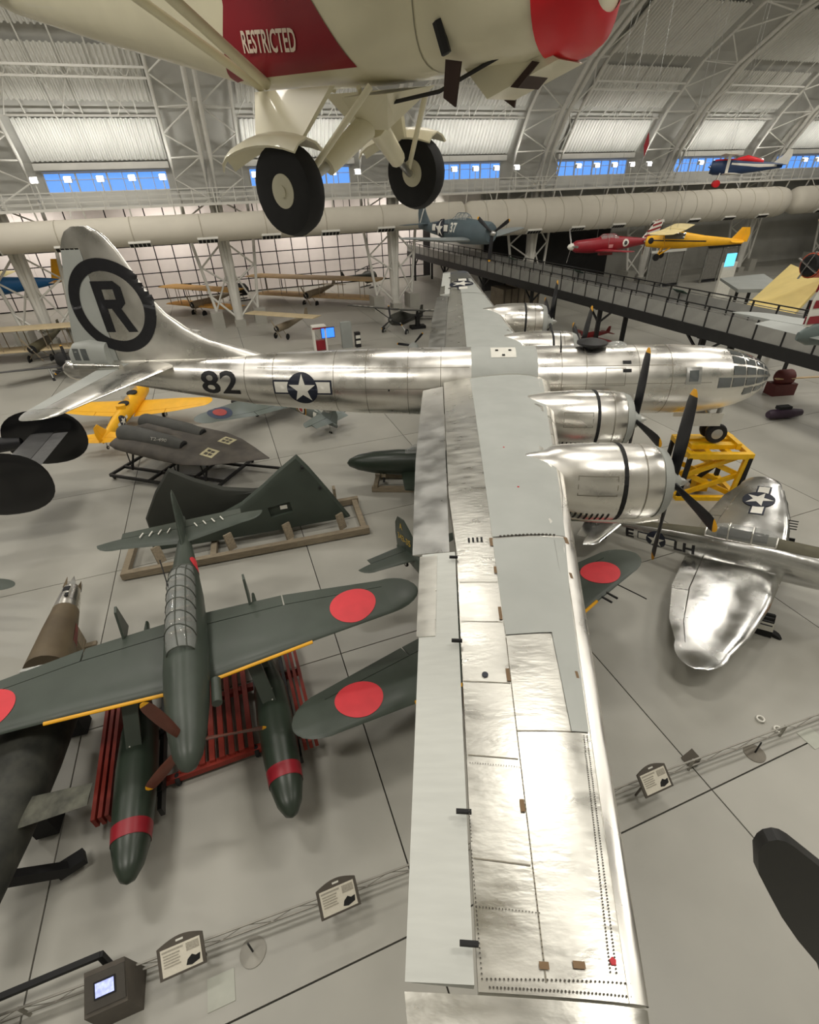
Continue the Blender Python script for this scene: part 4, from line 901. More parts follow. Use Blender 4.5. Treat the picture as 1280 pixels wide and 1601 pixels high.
for sg in (1, -1):
    side_decal(YT_, 'insignia_bar', [rect(-.62, -.08, .62, .12)], WHITE, [YT_.fus], (-5.0, .1), sg, .014); side_decal(YT_, 'insignia_disc', [circle(0, 0, .36)], NAVY, [YT_.fus], (-5.0, .1), sg, .024); side_decal(YT_, 'insignia_star', [star5(0, 0, .33)], WHITE, [YT_.fus], (-5.0, .1), sg, .034)
    leg(t, (-1.6, sg * 1.3, -.4), (-1.4, sg * 1.3, -1.4), .06); wheel(t, (-1.4, sg * 1.3, -1.6), .3, .18, n=14)
for x in (-2.0, -3.5): MB().lathe([(0, .33), (.06, .36), (.1, .33)], (x, 0, .5), (0, 0, 1), 16).build('cockpit_opening', BLACKM, t); MB().box((x + .45, 0, .72), (.04, .5, .3)).build('windscreen', CLEAR, t)
MB().lathe([(0, .3), (.3, .3)], (-4.0, 0, .40), (.2, 0, 1), 14).build('headrest', YEL2, t, 50)
propeller(t, (-.1, 0, 0), 2, 1.2, .2, rot=.4, hubr=.16, hublen=.3)
leg(t, (-7.1, 0, .05), (-7.2, 0, -.4), .03); wheel(t, (-7.2, 0, -.45), .12, .08, n=12)
rebase(t)
# ---------------------------------------------------------------- camouflaged fighter behind the bomber
CAM1 = mat('camouflage_green_grey', srgb(88, 96, 88), .6, 0, .1, .55, col2=srgb(122, 130, 128), detail=1)
HU = mkplane('fighter_plane', 'grey green camouflaged fighter with round insignia seen under the bomber fuselage', (-15.7, 11.8, 2.1), 142, -10, 0, 1.0, fus=[(-.1, 0, .3, .32), (-.8, 0, .42, .5), (-3, .05, .48, .68), (-5, .08, .4, .58), (-7.5, .12, .2, .35), (-9.3, .15, .05, .12)], fm=CAM1, wing=[(.3, -2.1, -4.7, -.45, .15), (2.5, -2.2, -4.5, -.36, .14), (5.0, -2.6, -4.0, -.12, .11)], tip=(1.0, 0, .05), ctl=.8, stab=[(.05, -7.6, -9.0, .3, .1), (1.3, -7.9, -8.9, .3, .09)], stip=(.45, -.1), elev=.55, fin=[(.2, -7.6, -9.3, .07), (.9, -8.2, -9.35, .07), (1.35, -8.6, -9.1, .07)])
t = HU.t; RO = mat('roundel_red', srgb(170, 72, 68), .6)
for sg in (1, -1):
    top_decal(HU, 'roundel_ring', [circle(-3.2, sg * 4.3, .75)], mat('roundel_blue', srgb(60, 70, 92), .6), HU.ws[sg]); top_decal(HU, 'roundel_center', [circle(-3.2, sg * 4.3, .42)], RO, HU.ws[sg], off=.03)
    for r_, m_, o_ in ((.46, YELLOW, .012), (.4, BLACK, .02), (.28, WHITE, .03), (.16, RO, .04)): side_decal(HU, 'roundel_ring', [circle(0, 0, r_)], m_, [HU.fus], (-6.2, .1), sg, o_)
    leg(t, (-2.5, sg * 1.3, -.5), (-2.3, sg * 1.3, -1.5), .07); wheel(t, (-2.3, sg * 1.3, -1.72), .35, .2, n=16)
    MB().box((-2.2, sg * 2.6, -.4), (.5, .3, .2)).build('gun_fairing', BLACKM, t)
side_decal(HU, 'tail_band', [rect(-.14, -.5, .14, .5)], WHITE, [HU.fus], (-7.4, .12), 1); side_decal(HU, 'tail_band', [rect(-.14, -.5, .14, .5)], WHITE, [HU.fus], (-7.4, .12), -1)
canopy(t, -2.9, -4.4, .32, .55, 1.0, 4)
propeller(t, (-.1, 0, 0), 3, 1.6, .25, rot=.7, hubr=.25, hublen=.5)
leg(t, (-8.6, 0, .0), (-8.7, 0, -.5), .04); wheel(t, (-8.7, 0, -.62), .15, .1, n=12)
rebase(t)
# ---------------------------------------------------------------- black twin-boom tail at the left edge
GLB = mat('gloss_black', srgb(14, 14, 16), .22, 0, .1, 2)
DG = mat('dark_grey_tailplane', srgb(86, 86, 86), .4, .2, .1, 2)
P6 = thing('night_fighter', 'black twin-boom night fighter with reflection-grey tailplane beside the bomber tail', 'aircraft', (-19.7, -5.0, 3.0), 198)
finp = [(.45 + 1.85 * math.copysign(abs(math.cos(q)) ** .87, math.cos(q)), 1.43 * math.copysign(abs(math.sin(q)) ** .87, math.sin(q))) for q in [2 * PI * i / 32 for i in range(32)]] or [(2.2, .55), (2.0, 1.0), (1.4, 1.35), (.5, 1.5), (-.4, 1.42), (-1.0, 1.1), (-1.35, .5), (-1.4, -.2), (-1.2, -.8), (-.7, -1.25), (.1, -1.4), (1.2, -1.35), (2.0, -1.0), (2.3, -.3)]
for y in (0, -4.9):
    f_ = MB(); c0 = (.4, 0); rings = []
    for k, th in ((.2, .12), (.7, .10), (.92, .06), (1.0, .012)): rings.append((k, th))
    ringpts = [[Vector((c0[0] + (x - c0[0]) * k, y + s_ * th, (z) * k)) for x, z in finp] for s_, seq in ((1, rings), (-1, rings[::-1])) for k, th in seq]
    f_.loft(ringpts); f_.build('fin', GLB, P6, 50)
    MB().loft([[p + Vector((0, y, 0)) for p in r_] for r_ in fus_rings([(1.5, -.1, .28, .32), (3.5, -.1, .4, .45), (7, -.1, .5, .6), (10, -.1, .5, .6)], 18)]).build('tail_boom', BLACK, P6, 50)
MB().loft(wing_rings([(-.1, 1.0, -.05, .25, .09), (-4.8, 1.0, -.05, .25, .09)], 0, 1, 8)).build('tailplane', DG, P6, 50)  # plain grey colour stands in for the reflection on gloss black skin
MB().loft(wing_rings([(-.3, -.08, -.75, .25, .06), (-4.6, -.08, -.75, .25, .06)], 0, 1, 5)).build('elevator', mat('mid_grey_elevator', srgb(100, 100, 100), .45, .1), P6, 50)
MB().loft(fus_rings([(7, -.2, .5, .6), (8, -.1, .9, 1.0), (10, 0, .95, 1.1), (15, 0, .9, 1.0), (16.5, -.1, .4, .45)], 22)).build('crew_pod', BLACK, P6, 50).location = (0, -2.45, 0)
for sg in (1, -1): MB().loft(wing_rings([(-2.45 + sg * .5, 13.2, 9.6, 0, .14), (-2.45 + sg * 6, 12.8, 10.4, .5, .12)], 0, 1, 8)).build('wing', BLACK, P6, 50)
for y in (0, -4.9): leg(P6, (11.2, y, -.5), (11.2, y, -2.4), .12); wheel(P6, (11.2, y, -2.5), .5, .34)
leg(P6, (16, -2.45, -.4), (16, -2.45, -2.5), .1); wheel(P6, (16, -2.45, -2.62), .38, .24)
GOLD = mat('yellow_lettering', srgb(196, 140, 40), .5)
for z_, w_ in ((.32, 1.1), (.02, 1.2)): MB().box((1.7, .118, z_), (w_, .012, .06)).build('yellow_line', GOLD, P6)
rebase(P6)
# ---------------------------------------------------------------- flying-wing centre section on steel frame
HB = mat('weathered_brown_grey', srgb(74, 70, 66), .7, 0, .2, 1.2, col2=srgb(98, 92, 84))
HP = mat('engine_pod_grey', srgb(84, 84, 80), .65, 0, .15, 1.5)
HO = thing('flying_wing_centre', 'dark weathered jet flying-wing centre body with two engine humps on a steel frame', 'aircraft', (-19.1, 2.3, 1.7), 166)
def hring(x, w, t0, zb, n=22):
    return [Vector((x, w * math.copysign(abs(math.cos(a)) ** .8, math.cos(a)), zb + t0 * math.copysign(abs(math.sin(a)) ** .9, math.sin(a)) * (1 if math.sin(a) > 0 else .6))) for a in [2 * PI * i / n for i in range(n)]]
hb = MB().loft([hring(x, w, t0, z) for x, w, t0, z in ((.1, 1.5, .25, .2), (-.3, 1.62, .5, .15), (-1.5, 1.75, .62, .1), (-3.2, 1.85, .55, 0), (-4.8, 1.9, .38, -.1), (-6.0, 1.55, .22, -.15), (-7.2, .9, .12, -.18), (-8.6, .05, .03, -.2))]).build('centre_body', HB, HO, 50)
for y in (.78, -.78):
    e = MB().lathe([(0, .40), (.2, .48), (1.6, .50), (3.0, .46), (3.9, .34)], (-.25, y, .66), (-1, 0, -.10), 18).build('engine_hump', HP, HO, 50)
    MB().lathe([(0, .30), (.05, .24), (.03, .05)], (-4.14, y, .27), (-1, 0, -.1), 16).build('exhaust', BLACKM, HO)
    MB().lathe([(0, .30), (.03, .05)], (-.2, y, .66), (1, 0, .1), 16).build('intake', BLACKM, HO)
MB().loft(fus_rings([(-.2, .45, .3, .2), (-1.2, .62, .36, .32), (-2.6, .5, .3, .3), (-4, .25, .1, .1)], 16)).build('cockpit_fairing', HB, HO, 50)
carve(hb, (-.7, .85, -.4), (1.2, 1.2, .6))
HT = bvh_of(hb)
CRM = mat('pale_cream_mark', srgb(206, 198, 160), .7, 0, .2, 8)
for y in (.75, -.75): decal('pale_marking', [rect(-6.0, y - .36, -5.3, y + .36)], CRM, HO, (0, 0, 3), (1, 0, 0), (0, 1, 0), (0, 0, -1), HT, .012, .3, holes=[rect(-5.85, y - .22, -5.66, y - .03), rect(-5.62, y + .04, -5.44, y + .24), rect(-5.62, y - .24, -5.44, y - .05), rect(-5.85, y + .04, -5.66, y + .22)])
tm = MB()
for pl in text_polys('T2-490', .2, .02, width=1.05): tm.add([(-3.0 - x, .78 + .505 * math.cos(.75 + y_ * 1.8) , .40 + .505 * math.sin(.75 + y_ * 1.8)) for x, y_ in pl], [tuple(range(len(pl)))])
tm.build('stencil_number', mat('faded_white', srgb(170, 168, 160), .7), HO)
rebase(HO, .3)
HF = thing('steel_cradle', 'dark steel frame on castors under the weathered flying-wing body', 'stand', (-19.1, 2.3, 0), 166)
for y in (1.9, .9, -.9, -1.9): MB().bar((.4, y, .28), (-6.2, y, .28), .12, .14).build('rail', DARKST, HF)
for x in (.4, -2.2, -4.4, -6.2): MB().bar((x, -1.9, .28), (x, 1.9, .28), .12, .14).build('cross_bar', DARKST, HF)
MB().bar((-6.2, -1.0, .3), (-9.6, -1.2, .3), .1, .12).build('tow_bar', DARKST, HF)
for x in (-.4, -3.4, -5.2):
    for y in (1.1, -1.1): MB().bar((x, y, .3), (x - .3, y * .8, 1.45), .1, .1).build('upright', DARKST, HF); MB().bar((x, y, .35), (x + .5, y * .6, 1.35), .06).build('brace', DARKST, HF)
for x in (.3, -6.1):
    for y in (1.8, -1.8): wheel(HF, (x, y, .11), .11, .07, DARKST, name='castor', n=12)
# ---------------------------------------------------------------- two wing panels on a wooden cradle
cang = math.degrees(math.atan2(.337, .941)); CU = Vector((.941, .337, 0)); CN = Vector((-.337, .941, 0))
WP = mat('matt_dark_green_panel', srgb(58, 66, 58), .6, 0, .1, 1)
WP2 = mat('matt_black_green_panel', srgb(46, 48, 42), .65, 0, .12, 1)
def slab(name, label, pts, y0, lean, m, thick=.34):
    t_ = thing(name, label, 'wing panel', Vector((-14.53, -7.45, .3)) + CN * y0, cang)
    rings = []
    cx = sum(p[0] for p in pts) / len(pts); cz = sum(p[1] for p in pts) / len(pts)
    for k, dy in ((1.0, 0), (.97, -thick * .35), (.7, -thick * .5), (.2, -thick * .55)): rings.append([Vector((cx + (x - cx) * k, dy + (cz + (z - cz) * k) * lean, cz + (z - cz) * k)) for x, z in pts])
    back = [[Vector((p.x, p.y + .5 * thick, p.z)) for p in rings[0]]]
    t2 = MB().loft(rings[::-1] + back).build('skin', m, t_, 35); return t_
sl1 = slab('detached_wing', 'dark green triangular wing panel standing upright in the wooden cradle', [(1.0, .18), (1.1, .75), (2.6, 1.0), (3.9, 1.25), (4.9, 1.65), (5.9, 2.3), (6.7, 2.9), (7.47, 3.4), (7.9, 2.75), (8.6, 1.5), (9.35, .1), (5, .1)], 1.0, .06, WP)
sl2 = slab('detached_wing', 'blackish green wing panel leaning behind the larger one in the wooden cradle', [(.8, .1), (.82, 1.1), (1.5, 2.2), (2.29, 3.15), (3.1, 2.55), (4.2, 1.9), (5.4, 1.6), (7.4, 1.5), (7.4, .1)], 2.1, .05, WP2)
carve([c for c in sl1.children][0], (6.4, -.14, 1.15), (.95, .36, .5), Matrix.Rotation(-.12, 3, 'Y')); MB().box((6.55, -.02, 1.2), (.3, .05, .16)).build('torn_lining', WHITE, sl1)
for x in (7.6, 8.2): MB().box((x, .0, 2.95 - (x - 7.6) * 1.8), (.1, .2, .1)).build('root_fitting', DARKST, sl1)
cr_ = thing('wooden_cradle', 'long weathered timber cradle holding two upright dark wing panels', 'cradle', (-14.53, -7.45, 0), cang)
for y in (0, 2.6): MB().bar((-.1, y, .22), (10.0, y, .22), .24, .3).build('beam', WOOD, cr_)
for x in (0, 3.4, 6.6, 9.8): MB().bar((x, -.1, .2), (x, 2.7, .2), .24, .26).build('cross_beam', WOOD, cr_)
for x in (1.4, 4.2, 6.6, 8.9): MB().bar((x, .3, .3), (x - .1, .45, 1.0), .34, .12).build('stake', WOOD, cr_); MB().bar((x, 2.5, .3), (x, 2.45, 1.2), .3, .12).build('stake', WOOD, cr_)
for x in (0, 9.8):
    for y in (0, 2.6): wheel(cr_, (x, y, .1), .1, .12, WOOD, name='roller', n=12)
# ---------------------------------------------------------------- bare green fuselage nose
KI = thing('jet_fuselage', 'dark green pointed jet fuselage on a low timber stand behind the silver flap', 'aircraft', (-6.75, .2, 1.25), 180)
MB().loft(fus_rings([(-.02, 0, .03, .03), (-.15, .02, .2, .2), (-.6, .04, .38, .40), (-1.4, .05, .52, .56), (-2.6, .06, .58, .66), (-4.5, .06, .55, .66), (-6.5, .1, .35, .45)], 24)).build('fuselage', JGREEND, KI, 50)
MB().loft(fus_rings([(-3.0, .62, .25, .1), (-3.5, .78, .3, .25), (-4.4, .74, .25, .2)], 16)).build('canopy', CLEAR, KI, 50)
for sg in (1, -1): MB().loft(wing_rings([(sg * .4, -2.8, -4.6, -.3, .12), (sg * 2.2, -3.1, -4.4, -.25, .1)], 0, 1, 7)).build('wing_stub', JGREEND, KI, 50)
rebase(KI, .55)
KS = thing('timber_stand', 'low timber stand with black props under the pointed green fuselage', 'stand', (-6.75, .2, 0), 180)
for y in (-.7, .7): MB().bar((-1.3, y, .15), (-5.0, y, .15), .2, .26).build('beam', WOOD, KS)
for x in (-1.5, -4.6): MB().bar((x, -.8, .35), (x, .8, .35), .2, .2).build('cross_beam', WOOD, KS)
for x in (-1.9, -4.2):
    for y in (-.45, .45): MB().bar((x, y, .4), (x, y * .8, .85), .1).build('prop', DARKST, KS)
    MB().box((x, 0, .78), (.2, 1.0, .14)).build('saddle', WOOD, KS)
# ---------------------------------------------------------------- brown torn fuselage and black weathered fuselage at left
BRN = mat('weathered_brown_camouflage', srgb(112, 98, 74), .6, 0, .15, .8, col2=srgb(86, 74, 56))
WB = mat('weathered_black_green', srgb(38, 40, 36), .7, 0, .2, 2.2, col2=srgb(70, 70, 62), detail=8)
bf = thing('fuselage_section', 'brown fuselage section with torn bare-metal tail end lying behind the floatplane wing', 'aircraft part', (-14.75, -9.6, 1.35), -66)
MB().loft(fus_rings([(1.15, .06, .38, .42), (2.2, .04, .48, .55), (3.7, 0, .60, .70)], 22)).build('skin', BRN, bf, 50)
MB().loft(fus_rings([(0, .1, .24, .28), (.3, .1, .30, .32), (1.16, .065, .385, .425)], 22)).build('bare_metal_end', ALU, bf, 50)
for i in range(6):
    a = i * 1.05; MB().prism([(0, -.09), (.1, .0), (0, .12), (-.32 - .1 * (i % 3), .04)], (.02, .24 * math.cos(a), .1 + .27 * math.sin(a)), (1, 0, 0), (0, -math.sin(a), math.cos(a)), (0, .012 * math.cos(a), .012 * math.sin(a))).build('torn_flap', ALUD if i % 2 else BRN, bf)
MB().box((.35, 0, .4), (.25, .2, .06)).build('broken_fitting', BLACKM, bf); MB().box((.75, .1, .48), (.16, .1, .03)).build('broken_fitting', BLACKM, bf)
for sg in (1, -1): decal('red_marking', [rect(1.9, -.25, 2.7, .12)], mat('dull_red', srgb(120, 50, 40), .6), bf, (0, 4 * sg, 0), (1, 0, 0), (0, 0, 1), (0, -sg, 0), bvh_of(*[c for c in bf.children if c.name.startswith('skin')]), .012, .3)
for x in (1.5, 3.2): MB().bar((x, -.5, -1.3), (x, .5, -1.3), .2, .1).build('support_block', WOOD, bf); MB().bar((x, 0, -1.3), (x, 0, -.4), .3, .5).build('support_post', WOOD, bf)
rebase(bf)
kf = mkplane('fuselage_section', 'blackish weathered bomber fuselage with stubby tailplane under the floatplane wing tip', (-12.4, -13.4, 1.75), -70, fus=[(.55, .1, .74, .88, 2.3)] + [(2.5, .05, .66, .8, 2.2), (4.2, 0, .52, .64), (5.4, 0, .36, .46), (6.2, 0, .2, .3)], fm=WB, cat='aircraft part')
t = kf.t
MB().loft(wing_rings([(.2, 4.3, 3.62, .25, .10), (1.75, 4.22, 3.72, .28, .09)], 0, 1, 6)).build('tailplane', mat('worn_grey_green', srgb(94, 94, 82), .7, 0, .25, 4, col2=srgb(60, 60, 52)), t, 50)
MB().loft(wing_rings([(-.2, 4.3, 3.62, .25, .10), (-1.75, 4.22, 3.72, .28, .09)], 0, 1, 6)).build('tailplane', WB, t, 50)
MB().bar((4.9, 0, -.3), (4.5, .75, -1.4), .2, .24).build('tail_support', BLACKM, t); MB().bar((4.5, .6, -1.45), (4.3, 1.1, -1.45), .3, .2).build('tail_support', BLACKM, t)
top_decal(kf, 'red_stripe', [rect(.2, .3, 2.0, .62)], mat('dark_red_band', srgb(70, 24, 24), .6), [kf.fus])
carve(kf.fus, (1.1, -.1, .85), (.9, .5, .7)); MB().box((.5, -.1, .98), (.1, .6, .06)).build('hatch_bar', ALUD, t)
for x in (.5, 3.2): MB().bar((x, 0, -1.7), (x, 0, -.6), .5, .5).build('support_post', BLACKM, t)
rebase(t)
lw = thing('wing_tip', 'small dark green rounded wing tip jutting in beside the brown fuselage section', 'aircraft part', (-16.9, -10.05, 2.0), 0)
s0 = (-4.0, .9, -.9, 0, .1); MB().loft([[Vector((v.y, -v.x, v.z)) for v in r_] for r_ in wing_rings([(-4.0, .55, -.55, 0, .1), (-.2, .32, -.32, 0, .1)] + round_tip((-.2, .32, -.32, 0, .1), 1, .85, 0, 6), 0, 1, 8)]).build('wing_skin', JGREEN, lw, 50)
MB().bar((-3.6, 0, -2.0), (-3.6, 0, 0), .12).build('support', DARKST, lw)
rebase(lw)
# ================================================================== HANGING AIRCRAFT
def cables(t, pts, ztop, r=.012):
    """thin suspension wires from points of the thing up to the roof (world length along z)"""
    R = t.rotation_euler.to_matrix(); inv = R.inverted()
    for p in pts:
        w = Vector(t.location) + R @ (Vector(p) * t.scale[0]); up = inv @ Vector((0, 0, ztop - w.z)) / t.scale[0]
        MB().tube(p, Vector(p) + up, r, n=4).build('suspension_cable', ALUD, t)
# ---- cream sports plane overhead
CP = mat('cream_dope', srgb(226, 220, 192), .42, 0, .06, 2, coat=.2)
MO = mkplane('sports_plane', 'cream high-wing sports plane with crimson RESTRICTED patch hanging wheels-down above the bomber', (-2.495, -16.665, 12.805), -31.25, 0, 3.76, 1, fus=[(1.84, .98, .30, .28, 2.3), (1.79, .98, .40, .40, 2.4), (1.5, .98, .47, .46, 3.2), (.9, 1.02, .47, .47, 4), (.2, 1.12, .46, .55, 5), (-.7, 1.22, .43, .60, 5), (-1.6, 1.34, .36, .50, 2.8), (-3.0, 1.56, .24, .36, 2.5), (-4.5, 1.82, .10, .20, 2.2), (-5.0, 1.9, .03, .1)], fm=CP, wing=[(.2, 1.0, -.5, 1.82, .13), (3.0, 1.0, -.5, 1.86, .13)], wm=CP, tip=(.5, -.1, 0), stab=[(.05, -4.3, -5.1, 1.9, .08), (.9, -4.5, -5.05, 1.9, .08)], stip=(.3, -.1), fin=[(1.9, -4.2, -5.2, .08), (2.5, -4.6, -5.25, .08), (2.75, -4.8, -5.1, .08)], nf=36)
t = MO.t; MT = bvh_of(MO.fus)
for sg in (-1, 1):
    SD = dict(u=(-sg, 0, 0), v=(0, 0, 1), d=(0, -sg, 0), tree=MT)
    decal('crimson_patch', [[(-sg * x, z) for x, z in ((-.98, .70), (-.86, .82), (-.72, 1.07), (-.66, 1.55), (-.1, 1.5), (.13, .97), (.40, .63))]], CRIMSON, t, (0, sg * 3, 0), **SD, off=.008, step=.05)
    decal('lettering', text_polys('RESTRICTED', .115, .02, width=.54), mat('pale_lettering', srgb(222, 206, 190), .6), t, (-.32, sg * 3, .84), u=(-sg * .994, 0, sg * .11), v=(.11, 0, .994), d=(0, -sg, 0), tree=MT, off=.016, step=.1, faces=True)
    q = MB().path([(-.58, sg * .34, .62), (-.95, sg * 2.4, 1.76)], .032, 8).build('wing_strut', CP, t, 60); q2 = MB().path([(-.50, sg * .36, .63), (-.45, sg * 2.4, 1.80)], .036, 8).build('wing_strut', CP, t, 60)
    MB().hexa([(-.60, sg * .36, .60), (.16, sg * .36, .56), (.02, sg * .62, .26), (-.42, sg * .62, .28), (-.60, sg * .41, .60), (.16, sg * .41, .56), (.02, sg * .66, .26), (-.42, sg * .66, .28)]).build('leg_fairing', CP, t)
    # mudguard: half shell over the wheel
    rings = []
    for i in range(9):
        a = math.radians(58 + 84 * i / 8); rr = .345; w_ = .14 * (1 if i < 7 else (9 - i) * .4); wl = max(.02, w_)
        rings.append([Vector((math.cos(a) * rr * 1.9 - .10, sg * .8 + k * wl, math.sin(a) * rr * .98 - abs(k) ** 2 * .07)) for k in (-1, -.6, 0, .6, 1)] + [Vector((math.cos(a) * rr * 1.87 - .10, sg * .8 + k * wl * .9, math.sin(a) * rr * .94 - abs(k) ** 2 * .07)) for k in (1, .6, 0, -.6, -1)])
    MB().loft(rings).build('mudguard', CP, t, 50)
    wheel(t, (0, sg * .8, 0), .29, .17, CREAM, hubr=.36, name='wheel', n=30)
    MB().tube((.16, sg * .06, .34), (.06, sg * .44, .12), .085, .07, 12).build('shock_cylinder', CP, t, 50); MB().tube((.06, sg * .44, .12), (.0, sg * .70, .0), .03, n=8).build('shock_rod', ALUD, t, 60)
    MB().tube((.45, sg * .34, .53), (.02, sg * .66, .04), .022, n=8).build('leg_strut', CP, t, 60)
    MB().tube((.30, sg * .28, .54), (.16, sg * .02, .34), .018, n=6).build('cabane_strut', CP, t, 60)
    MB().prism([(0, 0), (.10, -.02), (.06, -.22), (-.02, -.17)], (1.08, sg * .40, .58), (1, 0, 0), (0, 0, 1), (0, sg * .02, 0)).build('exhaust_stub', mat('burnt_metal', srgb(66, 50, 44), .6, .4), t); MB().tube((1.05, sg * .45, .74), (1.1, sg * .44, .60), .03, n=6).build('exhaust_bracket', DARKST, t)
MB().hexa([(.15, -.3, .5), (.55, -.3, .48), (.35, -.05, .30), (.12, -.05, .32), (.15, .3, .56), (.55, .3, .54), (.35, .05, .34), (.12, .05, .36)]).build('gear_truss_cover', CP, t)
MB().path([(.3, -.1, .44), (.9, -.2, .46), (1.5, -.3, .60)], .012, 5).build('brace_wire', DARKST, t)
MB().prism([(-.15, 0), (.32, .04), (.46, -.04), (.02, -.17)], (1.22, -.2, .56), (1, 0, 0), (0, 0, 1), (0, .4, 0)).build('air_scoop', CP, t)
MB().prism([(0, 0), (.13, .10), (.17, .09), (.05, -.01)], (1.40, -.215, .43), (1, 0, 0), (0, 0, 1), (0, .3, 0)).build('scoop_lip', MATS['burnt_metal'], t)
for x in (.9,): MB().loft(fus_rings([(x - .004, 1.02, .474, .474, 4), (x + .004, 1.02, .474, .474, 4)], 36), False).build('skin_joint', mat('cream_seam', srgb(150, 145, 122), .6), t)
MB().loft(fus_rings([(1.60, .98, .468, .462, 3.0), (1.72, .98, .446, .446, 2.8), (1.80, .98, .41, .41, 2.4), (1.85, .98, .30, .28, 2.3)], 36), False).build('red_cowl_ring', BRRED, t, 45)
propeller(t, (1.84, 0, .98), 2, .95, .16, rot=1.75, bm_=ALUD, tipfrac=.06, tipm=BRRED, hubr=.1, hublen=.2)
cables(t, [(0, 1.2, 1.95), (0, -1.2, 1.95), (-4.4, 0, 2.0)], 28)
rebase(t, 12.5)
RD = thing('pennant', 'small dark red diamond shaped pennant hanging on a wire in front of the roof', 'pennant', wor(22.2, -36.0, 14.35))
MB().prism([(0, -.55), (.16, .05), (0, .55), (-.16, -.05)], (0, 0, 0), BL, (0, 0, 1), BN * .02).build('cloth', CRIMSON, RD); MB().tube((0, 0, .5), (0, 0, 13), .01, n=4).build('wire', ALUD, RD)
# ---- blue-grey naval fighter
SLATE = mat('slate_blue_grey', srgb(84, 98, 104), .55, 0, .08, 1)
HELL = mkplane('naval_fighter', 'slate blue naval fighter marked 37 hanging in front of the white duct', (1.77, 23.14, 9.6), -51.3, 0, 0, 1, fus=[(-.1, 0, .62, .66), (-.4, 0, .75, .8), (-2, .0, .76, .9), (-3.6, .05, .7, .98), (-5.5, .1, .55, .75), (-8, .15, .28, .42), (-9.9, .2, .06, .15)], fm=SLATE, wing=[(.4, -1.9, -4.8, -.55, .14), (3, -2.0, -4.7, -.4, .13), (5.9, -2.4, -4.2, -.1, .1)], wm=mat('pale_blue_grey_wing', srgb(128, 134, 134), .5, 0, .08, 1), tip=(.6, 0, 0), stab=[(.1, -8.2, -9.7, .45, .08), (2.2, -8.5, -9.5, .45, .08)], stip=(.5, -.1), fin=[(.3, -7.9, -9.9, .08), (1.2, -8.6, -9.95, .08), (2.1, -9.1, -9.8, .08)])
t = HELL.t; us_star(t, (-6.1, -5, .15), (1, 0, 0), (0, 0, 1), (0, 1, 0), bvh_of(HELL.fus), .62, True, .15, off=.03); side_decal(HELL, 'number_marking', text_polys('37', .72, .03), WHITE, [HELL.fus], (-4.1, .3), -1, .014, .3, True)
side_decal(HELL, 'tail_stripe', [[(-.5, -.6), (-.35, -.6), (.3, .5), (.15, .5)]], WHITE, [HELL.fin, HELL.rud], (-9.2, 1.1), -1)
canopy(t, -2.8, -4.6, .36, .85, 1.35, 4, SLATE); propeller(t, (-.1, 0, 0), 3, 2.0, .34, rot=.95, hubr=.22, hublen=.5); MB().lathe([(0, .56), (.02, .1)], (-.12, 0, 0), (1, 0, 0), 18).build('engine_face', BLACKM, t)
cables(t, [(-3, 2, .0), (-3, -2, .0), (-8.8, 0, .6)], 27); rebase(t, 8.6)
# ---- yellow cabin monoplane
CUB = mkplane('cabin_monoplane', 'bright yellow high-wing light plane with black flash hanging by the ribbed duct', (13.61, 22.76, 8.75), 150, 0, 0, 1, fus=[(0, 0, .14, .16), (-.1, 0, .34, .36), (-.8, .02, .40, .44), (-1.4, .1, .40, .56), (-2.6, .12, .38, .55), (-4, .1, .24, .36), (-6.5, .1, .05, .14)], fm=YEL2, wing=[(.2, -1.0, -2.6, .78, .12), (4.6, -1.0, -2.6, .85, .11)], wm=mat('pale_yellow_wing', srgb(226, 208, 150), .5), tip=(.6, 0, 0), stab=[(.05, -5.7, -6.6, .15, .07), (1.1, -5.9, -6.6, .15, .07)], stip=(.35, -.1), fin=[(.1, -5.6, -6.75, .07), (.6, -5.95, -6.8, .07), (1.0, -6.2, -6.7, .07)])
t = CUB.t
for sg in (1, -1):
    side_decal(CUB, 'black_flash', [rect(-2.1, -.03, 1.6, .05)], BLACK, [CUB.fus], (-2.6, .1), sg, .012); side_decal(CUB, 'cabin_window', [[(-.75, -.2), (.7, -.2), (.75, .2), (-.55, .22)]], GLASS, [CUB.fus], (-2.0, .42), sg, .014)
    side_decal(CUB, 'engine_cylinder', [circle(0, 0, .2, 12)], BLACKM, [CUB.fus], (-.45, .08), sg, .03)
    leg(t, (-1.3, sg * .35, -.38), (-1.15, sg * .8, -.9), .05, YEL2); leg(t, (-1.9, sg * .35, -.36), (-1.15, sg * .8, -.9), .05, YEL2); wheel(t, (-1.15, sg * .88, -.98), .25, .16, BLACKM, n=16)
    MB().tube((-1.5, sg * .36, -.3), (-1.6, sg * 2.4, .74), .035, n=6).build('wing_strut', YEL2, t)
propeller(t, (-.02, 0, 0), 2, .95, .14, rot=.3, bm_=PB, hubr=.08, hublen=.15); cables(t, [(-1.8, 1.5, .85), (-1.8, -1.5, .85)], 27); rebase(t, 7.5)
